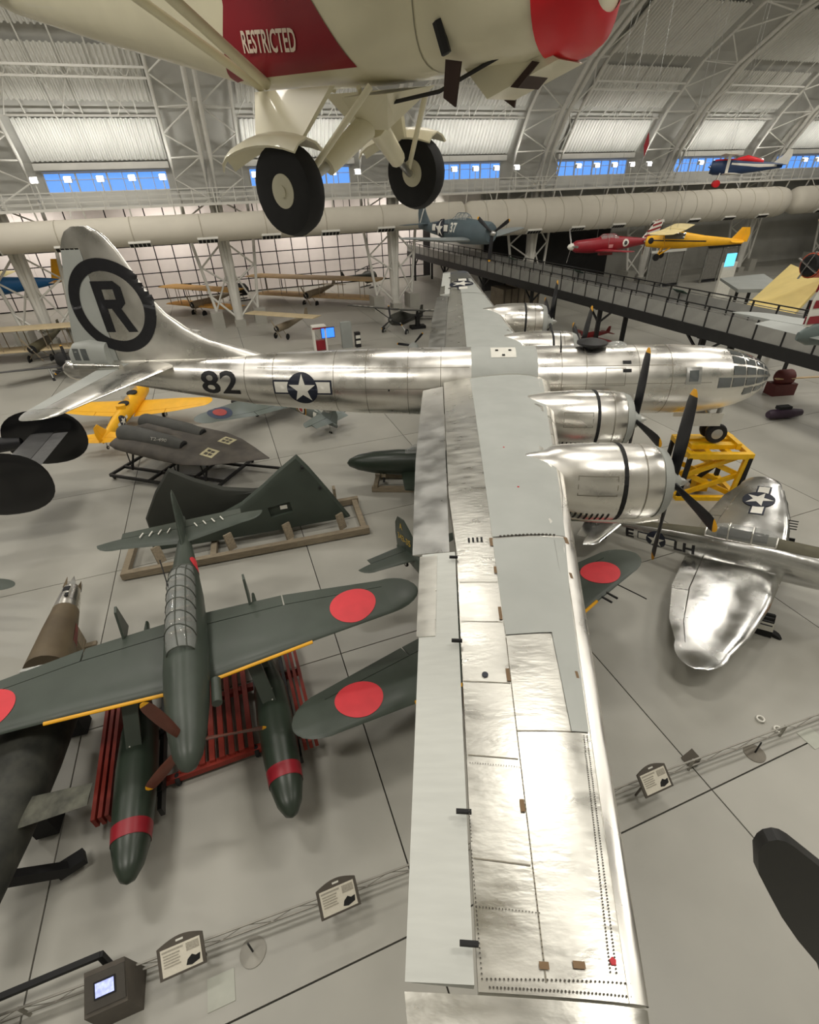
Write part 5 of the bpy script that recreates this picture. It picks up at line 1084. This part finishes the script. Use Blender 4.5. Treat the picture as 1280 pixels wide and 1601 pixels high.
# ---- crimson racer
RAC = mkplane('racing_plane', 'dark crimson racing plane with white spinner and striped tail hanging by the walkway', (9.03, 28.17, 8.0), 190.7, 0, 0, 1, fus=[(-.3, 0, .30, .32), (-.6, 0, .44, .48), (-2, .0, .52, .58), (-3.6, .1, .5, .66), (-5, .12, .36, .5), (-7.6, .2, .08, .16)], fm=CRIMSON, wing=[(.3, -2.2, -4.4, -.4, .13), (4.2, -2.6, -3.8, -.1, .1)], tip=(.6, 0, 0), stab=[(.05, -6.6, -7.7, .25, .08), (1.3, -6.9, -7.6, .25, .08)], stip=(.35, -.1), fin=[(.2, -6.4, -7.9, .08), (.9, -7.0, -8.1, .08), (1.8, -7.7, -8.4, .08)], finm=WHITE)
t = RAC.t
for sg in (1, -1):
    for i in range(5): side_decal(RAC, 'tail_stripe', [[(-.7, -.12), (.7, .25), (.7, .40), (-.7, .03)]], CRIMSON, [RAC.fin, RAC.rud], (-7.5, .25 + .33 * i), sg, .014)
    side_decal(RAC, 'white_roundel', [circle(0, 0, .3)], WHITE, [RAC.fus], (-5.0, .15), sg, .012); side_decal(RAC, 'black_figure', [circle(0, 0, .16, 10)], BLACK, [RAC.fus], (-5.0, .15), sg, .02); side_decal(RAC, 'flag_patch', [rect(-.2, -.14, .2, .14)], mat('flag_pink', srgb(206, 150, 150), .6), [RAC.fus], (-3.6, -.05), sg, .012)
canopy(t, -2.7, -4.4, .34, .5, .88, 3, CRIMSON); propeller(t, (-.3, 0, 0), 3, 1.5, .2, rot=.6, bm_=ALUD, tipfrac=None, hubm=WHITE, hubr=.28, hublen=.5); MB().box((-3.4, 0, -.62), (1.2, .4, .3)).build('radiator', CRIMSON, t)
cables(t, [(-3, 1.2, 0), (-3, -1.2, 0)], 27); rebase(t, 7.2)
# ---- red white and blue aerobatic biplane
BLU = mat('aerobatic_blue', srgb(38, 62, 100), .45, 0, .05)
PIT = mkplane('aerobatic_biplane', 'red white and blue aerobatic biplane hanging in front of the blue windows', (21.9, 34.0, 13.5), 160, -4, 0, 1.1, fus=[(0, 0, .42, .44), (-.3, 0, .5, .52), (-1.5, .05, .48, .55), (-2.8, .12, .34, .42), (-5.0, .25, .06, .14)], fm=BLU, wing=[(.3, -.9, -1.9, -.45, .1), (2.6, -1.1, -2.1, -.4, .1)], wm=WHITE, tip=(.3, 0, 0), stab=[(.05, -4.4, -5.2, .3, .07), (1.0, -4.6, -5.2, .3, .07)], stip=(.2, 0), fin=[(.3, -4.2, -5.3, .08), (.9, -4.8, -5.4, .08), (1.3, -5.0, -5.3, .08)], finm=WHITE)
t = PIT.t; MB().loft(wing_rings([(-2.8, -.6, -1.6, .85, .1), (2.8, -.6, -1.6, .85, .1)], 0, 1, 8)).build('upper_wing', WHITE, t, 50)
top_decal(PIT, 'red_top', [[(-.2, -.3), (-3, -.2), (-3, .2), (-.2, .3)]], BRRED, [PIT.fus], step=.12)
MB().loft(fus_rings([(-1.7, .5, .25, .15), (-2.4, .62, .28, .25), (-3.6, .45, .15, .15)], 14)).build('turtle_deck', BRRED, t, 50)
for sg in (1, -1):
    side_decal(PIT, 'white_sweep', [[(-1.2, .12), (.8, .02), (2.0, .1), (2.0, .25), (.4, .22), (-1.2, .24)]], WHITE, [PIT.fus], (-2.6, .08), sg, .012)
    MB().bar((-1.1, sg * 2.0, -.4), (-1.0, sg * 2.0, .85), .08, .2).build('wing_strut', WHITE, t); leg(t, (-.8, sg * .35, -.4), (-.7, sg * .75, -1.0), .05, WHITE); wheel(t, (-.7, sg * .8, -1.15), .22, .14, WHITE, n=14)
    MB().lathe([(-.12, .1), (-.1, .26), (.1, .26), (.12, .1)], (-.75, sg * .8, -1.1), (0, 1, 0), 16).build('wheel_spat', BRRED, t, 50)
MB().lathe([(0, .36), (.02, .1)], (-.02, 0, 0), (1, 0, 0), 14).build('engine_face', BLACKM, t); propeller(t, (0, 0, 0), 2, .95, .14, rot=1.3, hubr=.08, hublen=.2); cables(t, [(-1, 1.5, .9), (-1, -1.5, .9), (-4.8, 0, .6)], 26); rebase(t, 11.9)
# ---- striped-tail plane at the right edge
GT = mat('grey_green_tail', srgb(98, 110, 108), .5, 0, .06); LG = mat('pale_grey_tailplane', srgb(150, 154, 150), .5, 0, .06, 1)
ST = mkplane('hanging_plane', 'grey green aircraft tail with red and white striped rudder hanging over the silver fighter', (15.3, -5.0, 9.35), 23, 0, 0, 1, fus=[(-1, 0, .6, .7), (-4, 0, .55, .65), (-6.5, .05, .38, .5), (-8.9, .1, .12, .26), (-9.3, .1, .04, .1)], fm=GT, stab=[(.05, -6.9, -9.0, .05, .08), (1.5, -7.4, -8.9, .05, .07)], sm=LG, stip=(1.3, -.15), elev=.6, fin=[(.3, -7.4, -9.2, .08), (.9, -7.9, -9.25, .08), (1.5, -8.2, -9.1, .08), (1.8, -8.4, -8.9, .08)], finm=LG, rm=WHITE, rud=.5)
t = ST.t
for sg in (1, -1):
    for i in range(4): side_decal(ST, 'red_stripe', [rect(-.6, -.09, .5, .09)], CRIMSON, [ST.rud], (-8.75, .45 + .36 * i), sg, .014)
cables(t, [(-4, 0, .5), (-8, 0, .4)], 27); rebase(t, 8.6)
# ---- pale yellow wing and orange engines behind the walkway
PYW = mat('pale_yellow_fabric', srgb(222, 200, 128), .55, 0, .08, .6)
FB = thing('flying_boat', 'pale yellow wing with orange radial engine standing behind the elevated walkway', 'aircraft', (24, 20, 0))
MB().hexa([Vector(p) - Vector((24, 20, 0)) for p in ((20.7, 19.3, 4.3), (21.7, 15.2, 4.3), (24.6, 17.6, 6.3), (26.4, 25.0, 6.3), (20.7, 19.3, 4.55), (21.7, 15.2, 4.55), (24.6, 17.6, 6.6), (26.4, 25.0, 6.6))]).build('wing', PYW, FB)
OR_ = mat('engine_orange', srgb(206, 84, 50), .5, 0, .12, 2)
for dx, dy, dz in ((-2.0, -4.2, 7.7), (-.6, -4.4, 9.0)):
    MB().lathe([(0, .5), (.1, .75), (1.2, .8), (1.5, .5)], (dx, dy, dz), (.9, .3, 0), 18).build('engine_cowl', OR_, FB, 45); MB().lathe([(-.05, .55), (.15, .78), (.2, .6)], (dx, dy, dz), (.9, .3, 0), 18).build('cowl_ring', BLACKM, FB)
    for i in range(4):
        a = .4 + i * PI / 2; MB().bar((dx - .1, dy, dz), (dx - .1 + .25 * math.sin(a), dy - .8 * math.sin(a), dz + .9 * math.cos(a)), .14, .05).build('blade', ALUD, FB)
MB().bar((-2.6, -4.5, 10.3), (.2, -4.9, 10.2), .3, .1).build('wooden_blade', mat('pink_wood', srgb(204, 160, 130), .6), FB)
for p in ((-2.3, -3, 0), (1.5, 2, 0), (.5, -2, 0)): MB().bar(p, (p[0], p[1], 5.0 + p[0] * .25), .2).build('support', DARKST, FB)
GW = thing('grey_wing', 'plain grey swept wing on trestles behind the walkway next to the pale yellow wing', 'aircraft part', wor(45, -22, 0))
q0 = wor(45, -22, 0); MB().hexa([Vector(p) - q0 for p in ((24.0, 30.8, 4.6), (22.6, 24.5, 4.6), (26.2, 24.0, 4.6), (28.5, 32, 4.6), (24.0, 30.8, 4.8), (22.6, 24.5, 4.85), (26.2, 24.0, 4.9), (28.5, 32, 4.9))]).build('wing_skin', LG, GW)
for p in ((24.4, 26, 0), (25.5, 30, 0)): MB().bar(Vector(p) - q0, Vector((p[0], p[1], 4.65)) - q0, .2).build('trestle', DARKST, GW)
# ---- small red plane under the walkway
RS = mkplane('sport_biplane', 'small dark red plane on the floor under the elevated walkway', (10.6, 25.3, 1.0), 205, 0, 0, .65, fus=[(0, 0, .3, .3), (-.3, 0, .42, .42), (-2, .05, .4, .45), (-4.6, .1, .06, .14)], fm=mat('dark_red_paint', srgb(132, 34, 34), .5), wing=[(.2, -1, -2.2, -.2, .12), (3.4, -1.2, -2.1, 0, .1)], stab=[(.05, -4, -4.7, .1, .07), (1.0, -4.1, -4.7, .1, .07)], fin=[(.1, -3.9, -4.8, .07), (.9, -4.4, -4.85, .07)])
for sg in (1, -1): leg(RS.t, (-1, sg * .3, -.3), (-.9, sg * .7, -1.0), .05); wheel(RS.t, (-.9, sg * .75, -1.08), .25, .14, n=14)
propeller(RS.t, (0, 0, 0), 2, .9, .14, rot=.8, hubr=.1, hublen=.2); rebase(RS.t)
# ================================================================== FAR LEFT BACKGROUND
def biplane(name, label, loc, yaw, span, m, fm, scale=1.0, lower=True, c=1.5, zu=1.25):
    P = mkplane(name, label, (loc[0], loc[1], 1.3), yaw, 0, 0, scale, fus=[(0, 0, .3, .3), (-.3, 0, .4, .4), (-2, 0, .36, .4), (-6, .25, .05, .12)], fm=fm, stab=[(.05, -5.4, -6.3, .3, .06), (1.4, -5.5, -6.3, .3, .06)], stip=(.3, 0), fin=[(.3, -5.5, -6.4, .06), (1.1, -5.9, -6.4, .06)])
    h = span / 2
    for nm, z, k in (('upper_wing', zu, 1), ('lower_wing', -.25, .9))[:2 if lower else 1]:
        w = MB().loft(wing_rings([(-h * k, -.5, -.5 - c, z, .07), (0, -.4, -.5 - c, z, .07), (h * k, -.5, -.5 - c, z, .07)], 0, 1, 7)).build(nm, m, P.t, 50)
    for s_ in (-.85, -.5, -.18, .18, .5, .85):
        if lower:
            for x in (-.7, -1.7): MB().tube((x, s_ * h * .9, -.25), (x, s_ * h * .9, zu), .04, n=5).build('wing_strut', WOOD, P.t)
    for sg in (1, -1):
        leg(P.t, (-.8, sg * .3, -.3), (-.7, sg * .8, -.9), .04, WOOD); wheel(P.t, (-.7, sg * .85, -.95), .35, .08, BLACKM, hubr=.7, n=16)
    MB().lathe([(0, .35), (.02, .1)], (.02, 0, 0), (1, 0, 0), 12).build('engine_face', BLACKM, P.t); propeller(P.t, (.05, 0, 0), 2, 1.1, .16, rot=.5, bm_=WOOD, tipfrac=None, hubr=.08, hublen=.1)
    rebase(P.t); return P
TAN = mat('tan_linen', srgb(176, 148, 104), .7, 0, .12, 1); OCH = mat('ochre_linen', srgb(214, 164, 78), .7, 0, .1, 1); BUFF = mat('buff_fabric', srgb(196, 178, 142), .7, 0, .1, 1)
biplane('vintage_biplane', 'long brown twin-boom style linen biplane in front of the white panel wall', (-20.5, 47.5, 0), 250, 17, TAN, WOOD, 1.2, True, 2.9, 1.6)
biplane('vintage_biplane', 'ochre yellow ribbed biplane between the truss legs behind the tail fin', (-34, 42.5, 0), 246, 11, OCH, WOOD, 1.15, True, 2.6, 1.5)
biplane('vintage_monoplane', 'small tan linen monoplane on spoked wheels behind the fin fillet', (-19.0, 29.0, 0), 250, 9.4, BUFF, WOOD, .9, False, 1.9)
biplane('military_biplane', 'buff biplane with a white star wing behind the marked tail fin', (-40.5, 22.5, 0), 285, 11, BUFF, OLIVE, 1.15, True, 2.2, 1.4)
BLUEP = mat('bright_blue_paint', srgb(30, 96, 150), .45, 0, .06)
BL_ = mkplane('blue_plane', 'bright blue plane with yellow tail hanging behind the bomber tail fin', (-57, 34.5, 5.0), 175, 0, 0, 1.1, fus=[(0, 0, .5, .5), (-.5, 0, .75, .8), (-4, 0, .8, .9), (-8, .1, .3, .5), (-10.5, .2, .06, .12)], fm=BLUEP, stab=[(.05, -9.4, -10.6, .2, .07), (1.8, -9.6, -10.5, .2, .07)], sm=YELLOW, fin=[(.2, -9.2, -10.7, .07), (1.3, -9.6, -10.7, .07), (2.2, -9.9, -10.5, .07)], finm=YELLOW, wing=[(.3, -2, -4.2, .6, .12), (5, -2.2, -4.0, .8, .1)], wm=mat('pale_lemon', srgb(222, 208, 130), .6))
BL_.t.rotation_euler.z = math.radians(195); cables(BL_.t, [(-3, 0, .8), (-8, 0, .5)], 11.9); rebase(BL_.t, 4.5)
STRB = mkplane('liaison_plane', 'dark high-wing plane with black and white striped wings standing near the blue screen', (-7.5, 31.2, 1.5), 250, -10, 0, 1.0, fus=[(0, 0, .35, .35), (-.5, 0, .5, .55), (-2.5, .1, .5, .75), (-5, .1, .3, .4), (-8.5, .2, .05, .12)], fm=mat('dark_olive_plane', srgb(58, 58, 52), .6), stab=[(.05, -7.3, -8.5, .2, .07), (1.5, -7.4, -8.4, .2, .07)], fin=[(.2, -7.3, -8.7, .07), (1.4, -7.9, -8.6, .07)], wing=[(.3, -1.4, -3.2, .95, .12), (5.8, -1.6, -3.0, 1.1, .1)], wm=mat('dark_grey_wing', srgb(84, 84, 80), .6))
for sg in (1, -1):
    for i, y in enumerate((3.2, 3.9, 4.6, 5.3)): top_decal(STRB, 'wing_stripe', [rect(-3.1, sg * y - .2, -1.6, sg * y + .2)], WHITE, [STRB.w[sg]])
    leg(STRB.t, (-1.2, sg * .5, -.3), (-1.1, sg * 1.3, -1.2), .07); wheel(STRB.t, (-1.1, sg * 1.35, -1.2), .36, .2, n=16); MB().tube((-1.8, sg * .45, -.3), (-2, sg * 3, 1.0), .05, n=6).build('wing_strut', DARKST, STRB.t)
propeller(STRB.t, (0, 0, 0), 3, 1.4, .2, rot=.2, hubr=.12, hublen=.3); rebase(STRB.t)
GP_ = mkplane('grey_fighter', 'grey nosed plane with black propeller tucked behind the far silver wing', (-4.6, 20.5, 1.7), 100, -8, 0, .9, fus=[(-.1, 0, .3, .3), (-.6, 0, .5, .55), (-3, 0, .5, .6), (-7, .1, .06, .15)], fm=LG, wing=[(.3, -1.6, -3.6, -.3, .12), (4.5, -1.9, -3.3, 0, .1)], stab=[(.05, -6, -7, .2, .07), (1.3, -6.1, -7, .2, .07)], fin=[(.2, -6, -7.2, .07), (1.2, -6.5, -7.1, .07)])
for sg in (1, -1): leg(GP_.t, (-1.8, sg * 1.2, -.3), (-1.6, sg * 1.2, -1.4), .07); wheel(GP_.t, (-1.6, sg * 1.2, -1.55), .33, .2, n=14)
propeller(GP_.t, (-.1, 0, 0), 3, 1.5, .24, rot=.7, hubr=.2, hublen=.4); rebase(GP_.t)
DN = mkplane('dark_fighter', 'black nosed fighter standing on the floor behind the tail gunner cabin', (-33.2, 17.2, 1.6), -45, -8, 0, 1, fus=[(0, 0, .2, .2), (-.6, 0, .5, .5), (-3, 0, .55, .7), (-8, .1, .06, .15)], fm=BLACKM, wing=[(.3, -2, -4, -.4, .12), (4.6, -2.3, -3.6, 0, .1)], wm=DG, stab=[(.05, -7, -8, .2, .07), (1.4, -7.1, -8, .2, .07)], fin=[(.2, -7, -8.2, .07), (1.2, -7.5, -8.1, .07)])
for sg in (1, -1): leg(DN.t, (-2.2, sg * 1.3, -.4), (-2, sg * 1.3, -1.3), .07); wheel(DN.t, (-2, sg * 1.3, -1.45), .33, .2, n=14)
propeller(DN.t, (0, 0, 0), 3, 1.4, .24, hubr=.2, hublen=.4); rebase(DN.t)
def heli(name, label, loc, yaw, m):
    t_ = thing(name, label, 'helicopter', loc, yaw); MB().loft(fus_rings([(1.6, 1.3, .2, .3), (1.2, 1.35, .7, .8), (-.6, 1.5, .7, .9), (-1.6, 1.7, .3, .4), (-6, 2.2, .1, .12)], 16)).build('hull', m, t_, 50)
    MB().tube((-.2, 0, 2.2), (-.2, 0, 3.0), .1, n=8).build('mast', DARKST, t_)
    for a in (.3, .3 + PI): MB().bar((-.2, 0, 3.0), (-.2 + 5 * math.cos(a), 5 * math.sin(a), 2.85), .3, .05).build('rotor_blade', DARKST, t_)
    for sg in (1, -1): MB().tube((-1.2, sg * .9, .08), (1.5, sg * .9, .08), .07, n=6).build('skid', DARKST, t_); MB().tube((.4, sg * .9, .1), (.4, sg * .5, .9), .05, n=6).build('skid_leg', DARKST, t_)
    MB().prism([(-6.2, 2.0), (-5.7, 2.3), (-6.2, 3.0), (-6.6, 2.9)], (0, 0, 0), (1, 0, 0), (0, 0, 1), (0, .06, 0)).build('tail_fin', m, t_)
    MB().bar((-6.1, .1, 1.7), (-6.1, .1, 2.9), .1, .03).build('tail_rotor', DARKST, t_); return t_
heli('helicopter', 'dark green helicopter with drooping rotor by the white panel wall', wor(21, 18, 0), 60, mat('dark_helicopter_green', srgb(52, 54, 46), .5))
heli('helicopter', 'black helicopter with a long rotor standing behind the ochre biplane', wor(1, 17, 0), 40, BLACKM)
# hanging tan gliders in the annex
for a, b, z, ya, lab in ((6, 12, 9.6, 30, 'tan wing glider hanging under the annex ceiling beside the truss column'), (16, 10, 10.2, 10, 'tan glider with twin fins hanging under the annex ceiling near the dark post')):
    g_ = thing('hanging_glider', lab, 'glider', wor(a, b, z), ya); MB().loft(wing_rings([(-5, -.2, -1.3, .2, .08), (0, 0, -1.6, 0, .1), (5, -.2, -1.3, .2, .08)], 0, 1, 7)).build('wing', OCH if a < 10 else TAN, g_, 50)
    MB().loft(fus_rings([(1, -.2, .1, .15), (.5, -.2, .25, .3), (-1.5, -.1, .2, .2), (-5, 0, .04, .06)], 12)).build('fuselage', TAN, g_, 50); MB().loft(wing_rings([(-1.2, -4.4, -5.2, 0, .06), (1.2, -4.4, -5.2, 0, .06)], 0, 1, 5)).build('tailplane', TAN, g_, 50); MB().tube((0, 0, .1), (0, 0, 12 - z), .02, n=4).build('suspension_cable', DARKST, g_)
# kiosk with blue screen, pedestal figure, shed, display boards
BS = mat('blue_screen', (.02, .08, .9), .3, 0, 0, 1, emit=(.03, .16, 1.0), estr=1.6)
ks = thing('video_kiosk', 'tall white kiosk with glowing blue screen beside the striped-wing plane', 'kiosk', (-13.6, 25.8, 0), 24)
MB().box((-.8, 0, 1.1), (.16, .7, 2.2)).build('side_panel', WHITE, ks); MB().box((.3, 0, 1.1), (.16, .7, 2.2)).build('side_panel', WHITE, ks); MB().box((-.25, 0, 2.25), (1.3, .9, .14)).build('roof', WHITE, ks); MB().box((-.25, -.4, 2.14), (1.3, .1, .14)).build('red_fascia', CRIMSON, ks)
MB().box((.55, -.2, 1.6), (1.3, .12, .95)).build('screen_frame', DARKST, ks); MB().box((.55, -.27, 1.6), (1.2, .03, .85)).build('screen', BS, ks); MB().box((-.25, .1, .5), (.9, .5, .9)).build('cabinet', CRIMSON, ks)
k2 = thing('exhibit_stand', 'white and grey exhibit stand with shelves next to the blue screen kiosk', 'stand', (-11.4, 26.6, 0), 24); MB().box((0, 0, 1.2), (1.0, .5, 2.4)).build('back_board', LG, k2); MB().box((1.0, -.3, .7), (.5, .5, 1.4)).build('cabinet', DARKST, k2)
for z in (.5, 1.0): MB().box((1.0, -.55, z), (.45, .04, .3)).build('shelf_front', WHITE, k2)
pf = thing('pedestal_figure', 'small dark statue on a low black plinth near the far silver wing tip', 'statue', (-4.9, 34, 0), 20); MB().box((0, 0, .15), (1.6, 1.0, .3)).build('plinth', BLACKM, pf); MB().lathe([(0, .3), (.5, .25), (.9, .32), (1.2, .18), (1.35, .16), (1.55, .1)], (0, 0, .3), (0, 0, 1), 12).build('figure', DARKST, pf, 50)
sh = thing('exhibit_crate', 'brown wooden crate hut with flat lid below the elevated walkway', 'crate', wor(32, -7.5, 0), 24); MB().box((0, 0, 1.3), (5, 3, 2.6)).build('box', mat('brown_crate', srgb(112, 102, 86), .8, 0, .2, 1), sh); MB().box((1.0, 0, 2.7), (3.2, 2.6, .2)).build('lid', WOOD, sh)
for i in range(6): MB().box((-2.3 + .92 * i, -1.53, 1.3), (.12, .06, 2.6)).build('batten', mat('dark_batten', srgb(70, 64, 54), .8), sh)
for a, lab in ((57, 'tall grey glazed display board behind the walkway below the yellow light plane'), (67, 'dark framed display board with silver edges beyond the yellow light plane')):
    d_ = thing('display_board', lab, 'display board', wor(a, -5, 0), 24); MB().box((0, 0, 4.6), (6.0, .2, .3)).build('head_rail', WSTEEL if a < 60 else DARKST, d_)
    for x in (-2.9, 0, 2.9): MB().box((x, 0, 2.3), (.25, .15, 4.6)).build('upright', ALUD, d_)
    for x in (-1.45, 1.45): MB().box((x, .05, 2.4), (2.6, .05, 3.9)).build('glazed_panel', mat('smoky_panel', srgb(120, 118, 112), .3), d_); MB().box((x, 0, .3), (2.6, .12, .3)).build('foot_rail', BLACKM, d_)
lb = thing('light_box', 'glowing cyan screen on a white stand beside the pale yellow wing', 'screen', wor(58, -14, 0), 24); MB().box((0, 0, 2.0), (2.2, .3, 4)).build('stand', WHITE, lb); MB().box((-.3, -.18, 4.3), (1.5, .1, 1.4)).build('screen', mat('cyan_screen', (.1, .5, .8), .4, emit=(.12, .55, .9), estr=1.2), lb)
# floor exhibits at right
pc = thing('floor_engine', 'dark purple engine lying on the open floor right of the bomber nose', 'engine', (19.2, 8.6, 0), 10); MB().lathe([(0, .2), (.2, .3), (1.4, .32), (2.2, .2)], (-1.0, 0, .34), (1, 0, 0), 14).build('block', mat('dark_purple', srgb(52, 36, 52), .5), pc, 50); MB().box((0, .1, .7), (.8, .4, .2)).build('manifold', BLACKM, pc)
pr_ = thing('engine_display', 'dark red aero engine with pale propeller on a floor stand beyond the bomber nose', 'engine', (21.4, 13.0, 0), 10); MB().box((0, 0, .4), (1.6, .9, .8)).build('stand', mat('maroon_stand', srgb(84, 34, 32), .6), pr_); MB().lathe([(0, .3), (.2, .5), (1, .5), (1.2, .2)], (-.6, 0, 1.2), (1, 0, 0), 14).build('crankcase', mat('maroon_engine', srgb(96, 40, 36), .6), pr_, 50); MB().bar((-.9, -.3, 1.2), (2.6, -.6, 1.25), .22, .06).build('propeller', mat('pale_wood', srgb(190, 164, 124), .5), pr_)
# ================================================================== FOREGROUND BARRIER
def rb(a): return -58.0 - (a + 9) * (1.2 / 21)
ba = thing('floor_barrier', 'low grey lattice barrier rail running along the edge of the exhibit floor', 'barrier', wor(1.5, rb(1.5), 0)); L0 = wor(1.5, rb(1.5), 0)
RAILM = mat('galvanised_rail', srgb(150, 147, 138), .5, .3, .1, 3)
def RP(a, z): return wor(a, rb(a), z) - L0
for z in (.46, .16): MB().bar(RP(-14, z), RP(30, z), .035, .035).build('rail', RAILM, ba)
lac = MB()
for i in range(88): a = -14 + .5 * i; lac.tube(RP(a, .16 if i % 2 else .46), RP(a + .5, .46 if i % 2 else .16), .008, n=4)
lac.build('lacing', RAILM, ba)['kind'] = 'stuff'
for a in range(-14, 31, 3): MB().bar(RP(a, 0), RP(a, .48), .05).build('post', RAILM, ba)
SIGNB = mat('sign_brown_grey', srgb(84, 78, 70), .6); SIGNP = mat('sign_print_cream', srgb(222, 216, 200), .6, 0, .04, 20); SIGNT = mat('sign_text_grey', srgb(170, 164, 150), .7, 0, .2, 40)
def sign(a, label, pic):
    s_ = thing('information_sign', label, 'sign', wor(a, rb(a) - .2, 0), 24, scale=.82); M2 = Matrix.Rotation(math.radians(38), 3, 'X')
    F = lambda x, y, z=0: Vector((0, 0, .92)) + M2 @ Vector((x, y, z))
    u, v, w = M2 @ Vector((1, 0, 0)), M2 @ Vector((0, 1, 0)), M2 @ Vector((0, 0, 1)); o = Vector((0, 0, .92))
    MB().prism([(-.5, -.34), (.5, -.34), (.5, .28)] + [(.5 - i * .1, .28 + .12 * math.sin(PI * i / 10)) for i in range(1, 10)] + [(-.5, .28)], o, u, v, w * .05).build('board', SIGNB, s_)
    q = MB().prism(rect(-.43, -.29, .43, .24), o + w * .052, u, v, w * .006).build('print', SIGNP, s_)
    MB().prism(rect(-.08, .305, .08, .345), o + w * .052, u, v, w * .006).build('logo_bar', WHITE, s_)
    MB().prism(rect(-.40, .16, .06, .20), o + w * .06, u, v, w * .004).build('heading', SIGNT, s_)
    for i in range(5): MB().prism(rect(-.38, .09 - .055 * i, -.02 - .03 * (i % 2), .12 - .055 * i), o + w * .06, u, v, w * .004).build('text_line', SIGNT, s_)
    MB().prism(rect(.12, .04, .4, .2), o + w * .06, u, v, w * .004).build('small_picture', SIGNT, s_)
    MB().prism([(.08, -.22), (.2, -.25), (.38, -.2), (.4, -.08), (.3, -.1), (.22, -.05), (.12, -.12)], o + w * .06, u, v, w * .005).build('aircraft_picture', DARKST, s_)
    for x in (-.3, .3): MB().bar((x, .12, 0), (x, .02, .86), .05).build('post', SIGNB, s_)
sign(-5.1, 'information sign on the barrier next to the video pedestal and a round lamp disc', 0); sign(-2.1, 'information sign on the barrier beside the silver aileron', 1); sign(5.55, 'information sign on the barrier beyond the bomber leading edge', 2); sign(-8.6, 'information sign on the barrier beyond the video pedestal and its black bar', 3)
vk = thing('video_pedestal', 'chunky dark grey pedestal with small lit video screen behind the barrier', 'kiosk', wor(-6.38, -58.4, 0), 24, scale=.82)
M2 = Matrix.Rotation(math.radians(30), 3, 'X')
MB().hexa([(-.36, -.42, 0), (.50, -.42, 0), (.50, .36, 0), (-.36, .36, 0), (-.44, -.40, .82), (.42, -.40, .82), (.40, .30, 1.20), (-.42, .30, 1.20)]).build('body', SIGNB, vk)
MB().box(Vector((0, -.06, 1.02)), (.80, .62, .07), M2).build('bezel', mat('dark_bezel', srgb(70, 66, 60), .5), vk); MB().box(Vector((0, -.07, 1.065)), (.44, .32, .012), M2).build('screen_surround', BLACKM, vk); MB().box(Vector((0, -.075, 1.078)), (.37, .25, .01), M2).build('screen', mat('video_screen', (.3, .35, .8), .3, 0, .6, 14, emit=(.42, .46, .95), estr=.8), vk)
gb = thing('guard_bar', 'flat black guard bar bent down behind the video pedestal', 'bar', wor(-7.6, -57.9, 0), 24)
MB().bar((-2.4, 0, .8), (1.05, 0, .8), .1, .1).build('top_bar', BLACKM, gb); MB().bar((1.05, 0, .84), (1.05, -.05, 0), .1, .1).build('leg', BLACKM, gb); MB().bar((-2.4, 0, .8), (-2.4, 0, 0), .1, .1).build('leg', BLACKM, gb)
for a, b, lab in ((-3.95, -58.62, 'pale round weighted barrier foot between two information signs'), (8.95, -59.2, 'dark round weighted barrier foot near the right floor mat')):
    d_ = thing('barrier_foot', lab, 'barrier foot', wor(a, b, 0), 24); MB().lathe([(0, .26), (.02, .26), (.035, .2), (.05, .04)], (0, 0, 0), (0, 0, 1), 28).build('disc', RAILM if a < 0 else mat('brown_foot', srgb(112, 106, 94), .5), d_, 40); MB().tube((0, 0, .04), (0, 0, .5), .02, n=8).build('stem', DARKST, d_)
MATM = mat('pale_floor_plate', srgb(176, 178, 166), .5, 0, .04, 4)
for a, b, lab in ((-4.58, -58.98, 'pale square floor plate near the round barrier foot'), (10.75, -59.45, 'pale square floor plate near the dark barrier foot')):
    MB().box((0, 0, .008), (.5, .5, .016), BM).build('floor_plate', MATM, None, label=lab, cat='floor plate').location = wor(a, b, 0)
wg = MB().prism([(-.14, 0), (.14, .26), (.14, 0)], (0, 0, .02), BL, (0, 0, 1), BN * .3).build('floor_wedge', mat('wedge_grey', srgb(96, 90, 80), .6), None, label='small grey wedge on the floor beside the barrier rail', cat='wedge'); wg.location = wor(7.2, -58.9, 0)
for i, (a, b) in enumerate(((9.95, -58.55), (10.1, -58.95))):
    q = MB().torus((0, 0, .05), (0, 0, 1), .09, .03, 16, 6).build('tie_ring', WHITE, None, 60, label='white ring lying on the floor by the dark barrier foot', cat='ring', group='white floor rings'); q.location = wor(a, b, 0)
# black rounded panel close to the viewer
bp = thing('black_panel', 'thick black panel with rounded top corner standing beside the bomber wing tip', 'panel', (1.9, -19.2, 4.6))
MB().prism([(x - 1.9, z - 4.6) for x, z in ((1.06, 7.66), (1.05, 7.80), (1.07, 7.88), (1.13, 7.92), (1.20, 7.90), (1.30, 7.82), (1.92, 7.20), (3.6, 5.4), (4.6, 4.6), (4.6, 2.0), (3.9, 2.6), (2.75, 4.82), (2.2, 5.6), (1.80, 6.22), (1.49, 6.75), (1.22, 7.22))], (0, -.1, 0), (1, 0, 0), (0, 0, 1), (0, .10, 0)).build('slab', mat('panel_black', srgb(20, 20, 19), .55, 0, .1, 4), bp, 30)
MB().bar((2.4, .0, -1.0), (2.4, .0, -4.6), .12).build('post', BLACKM, bp)
rebase(bp)
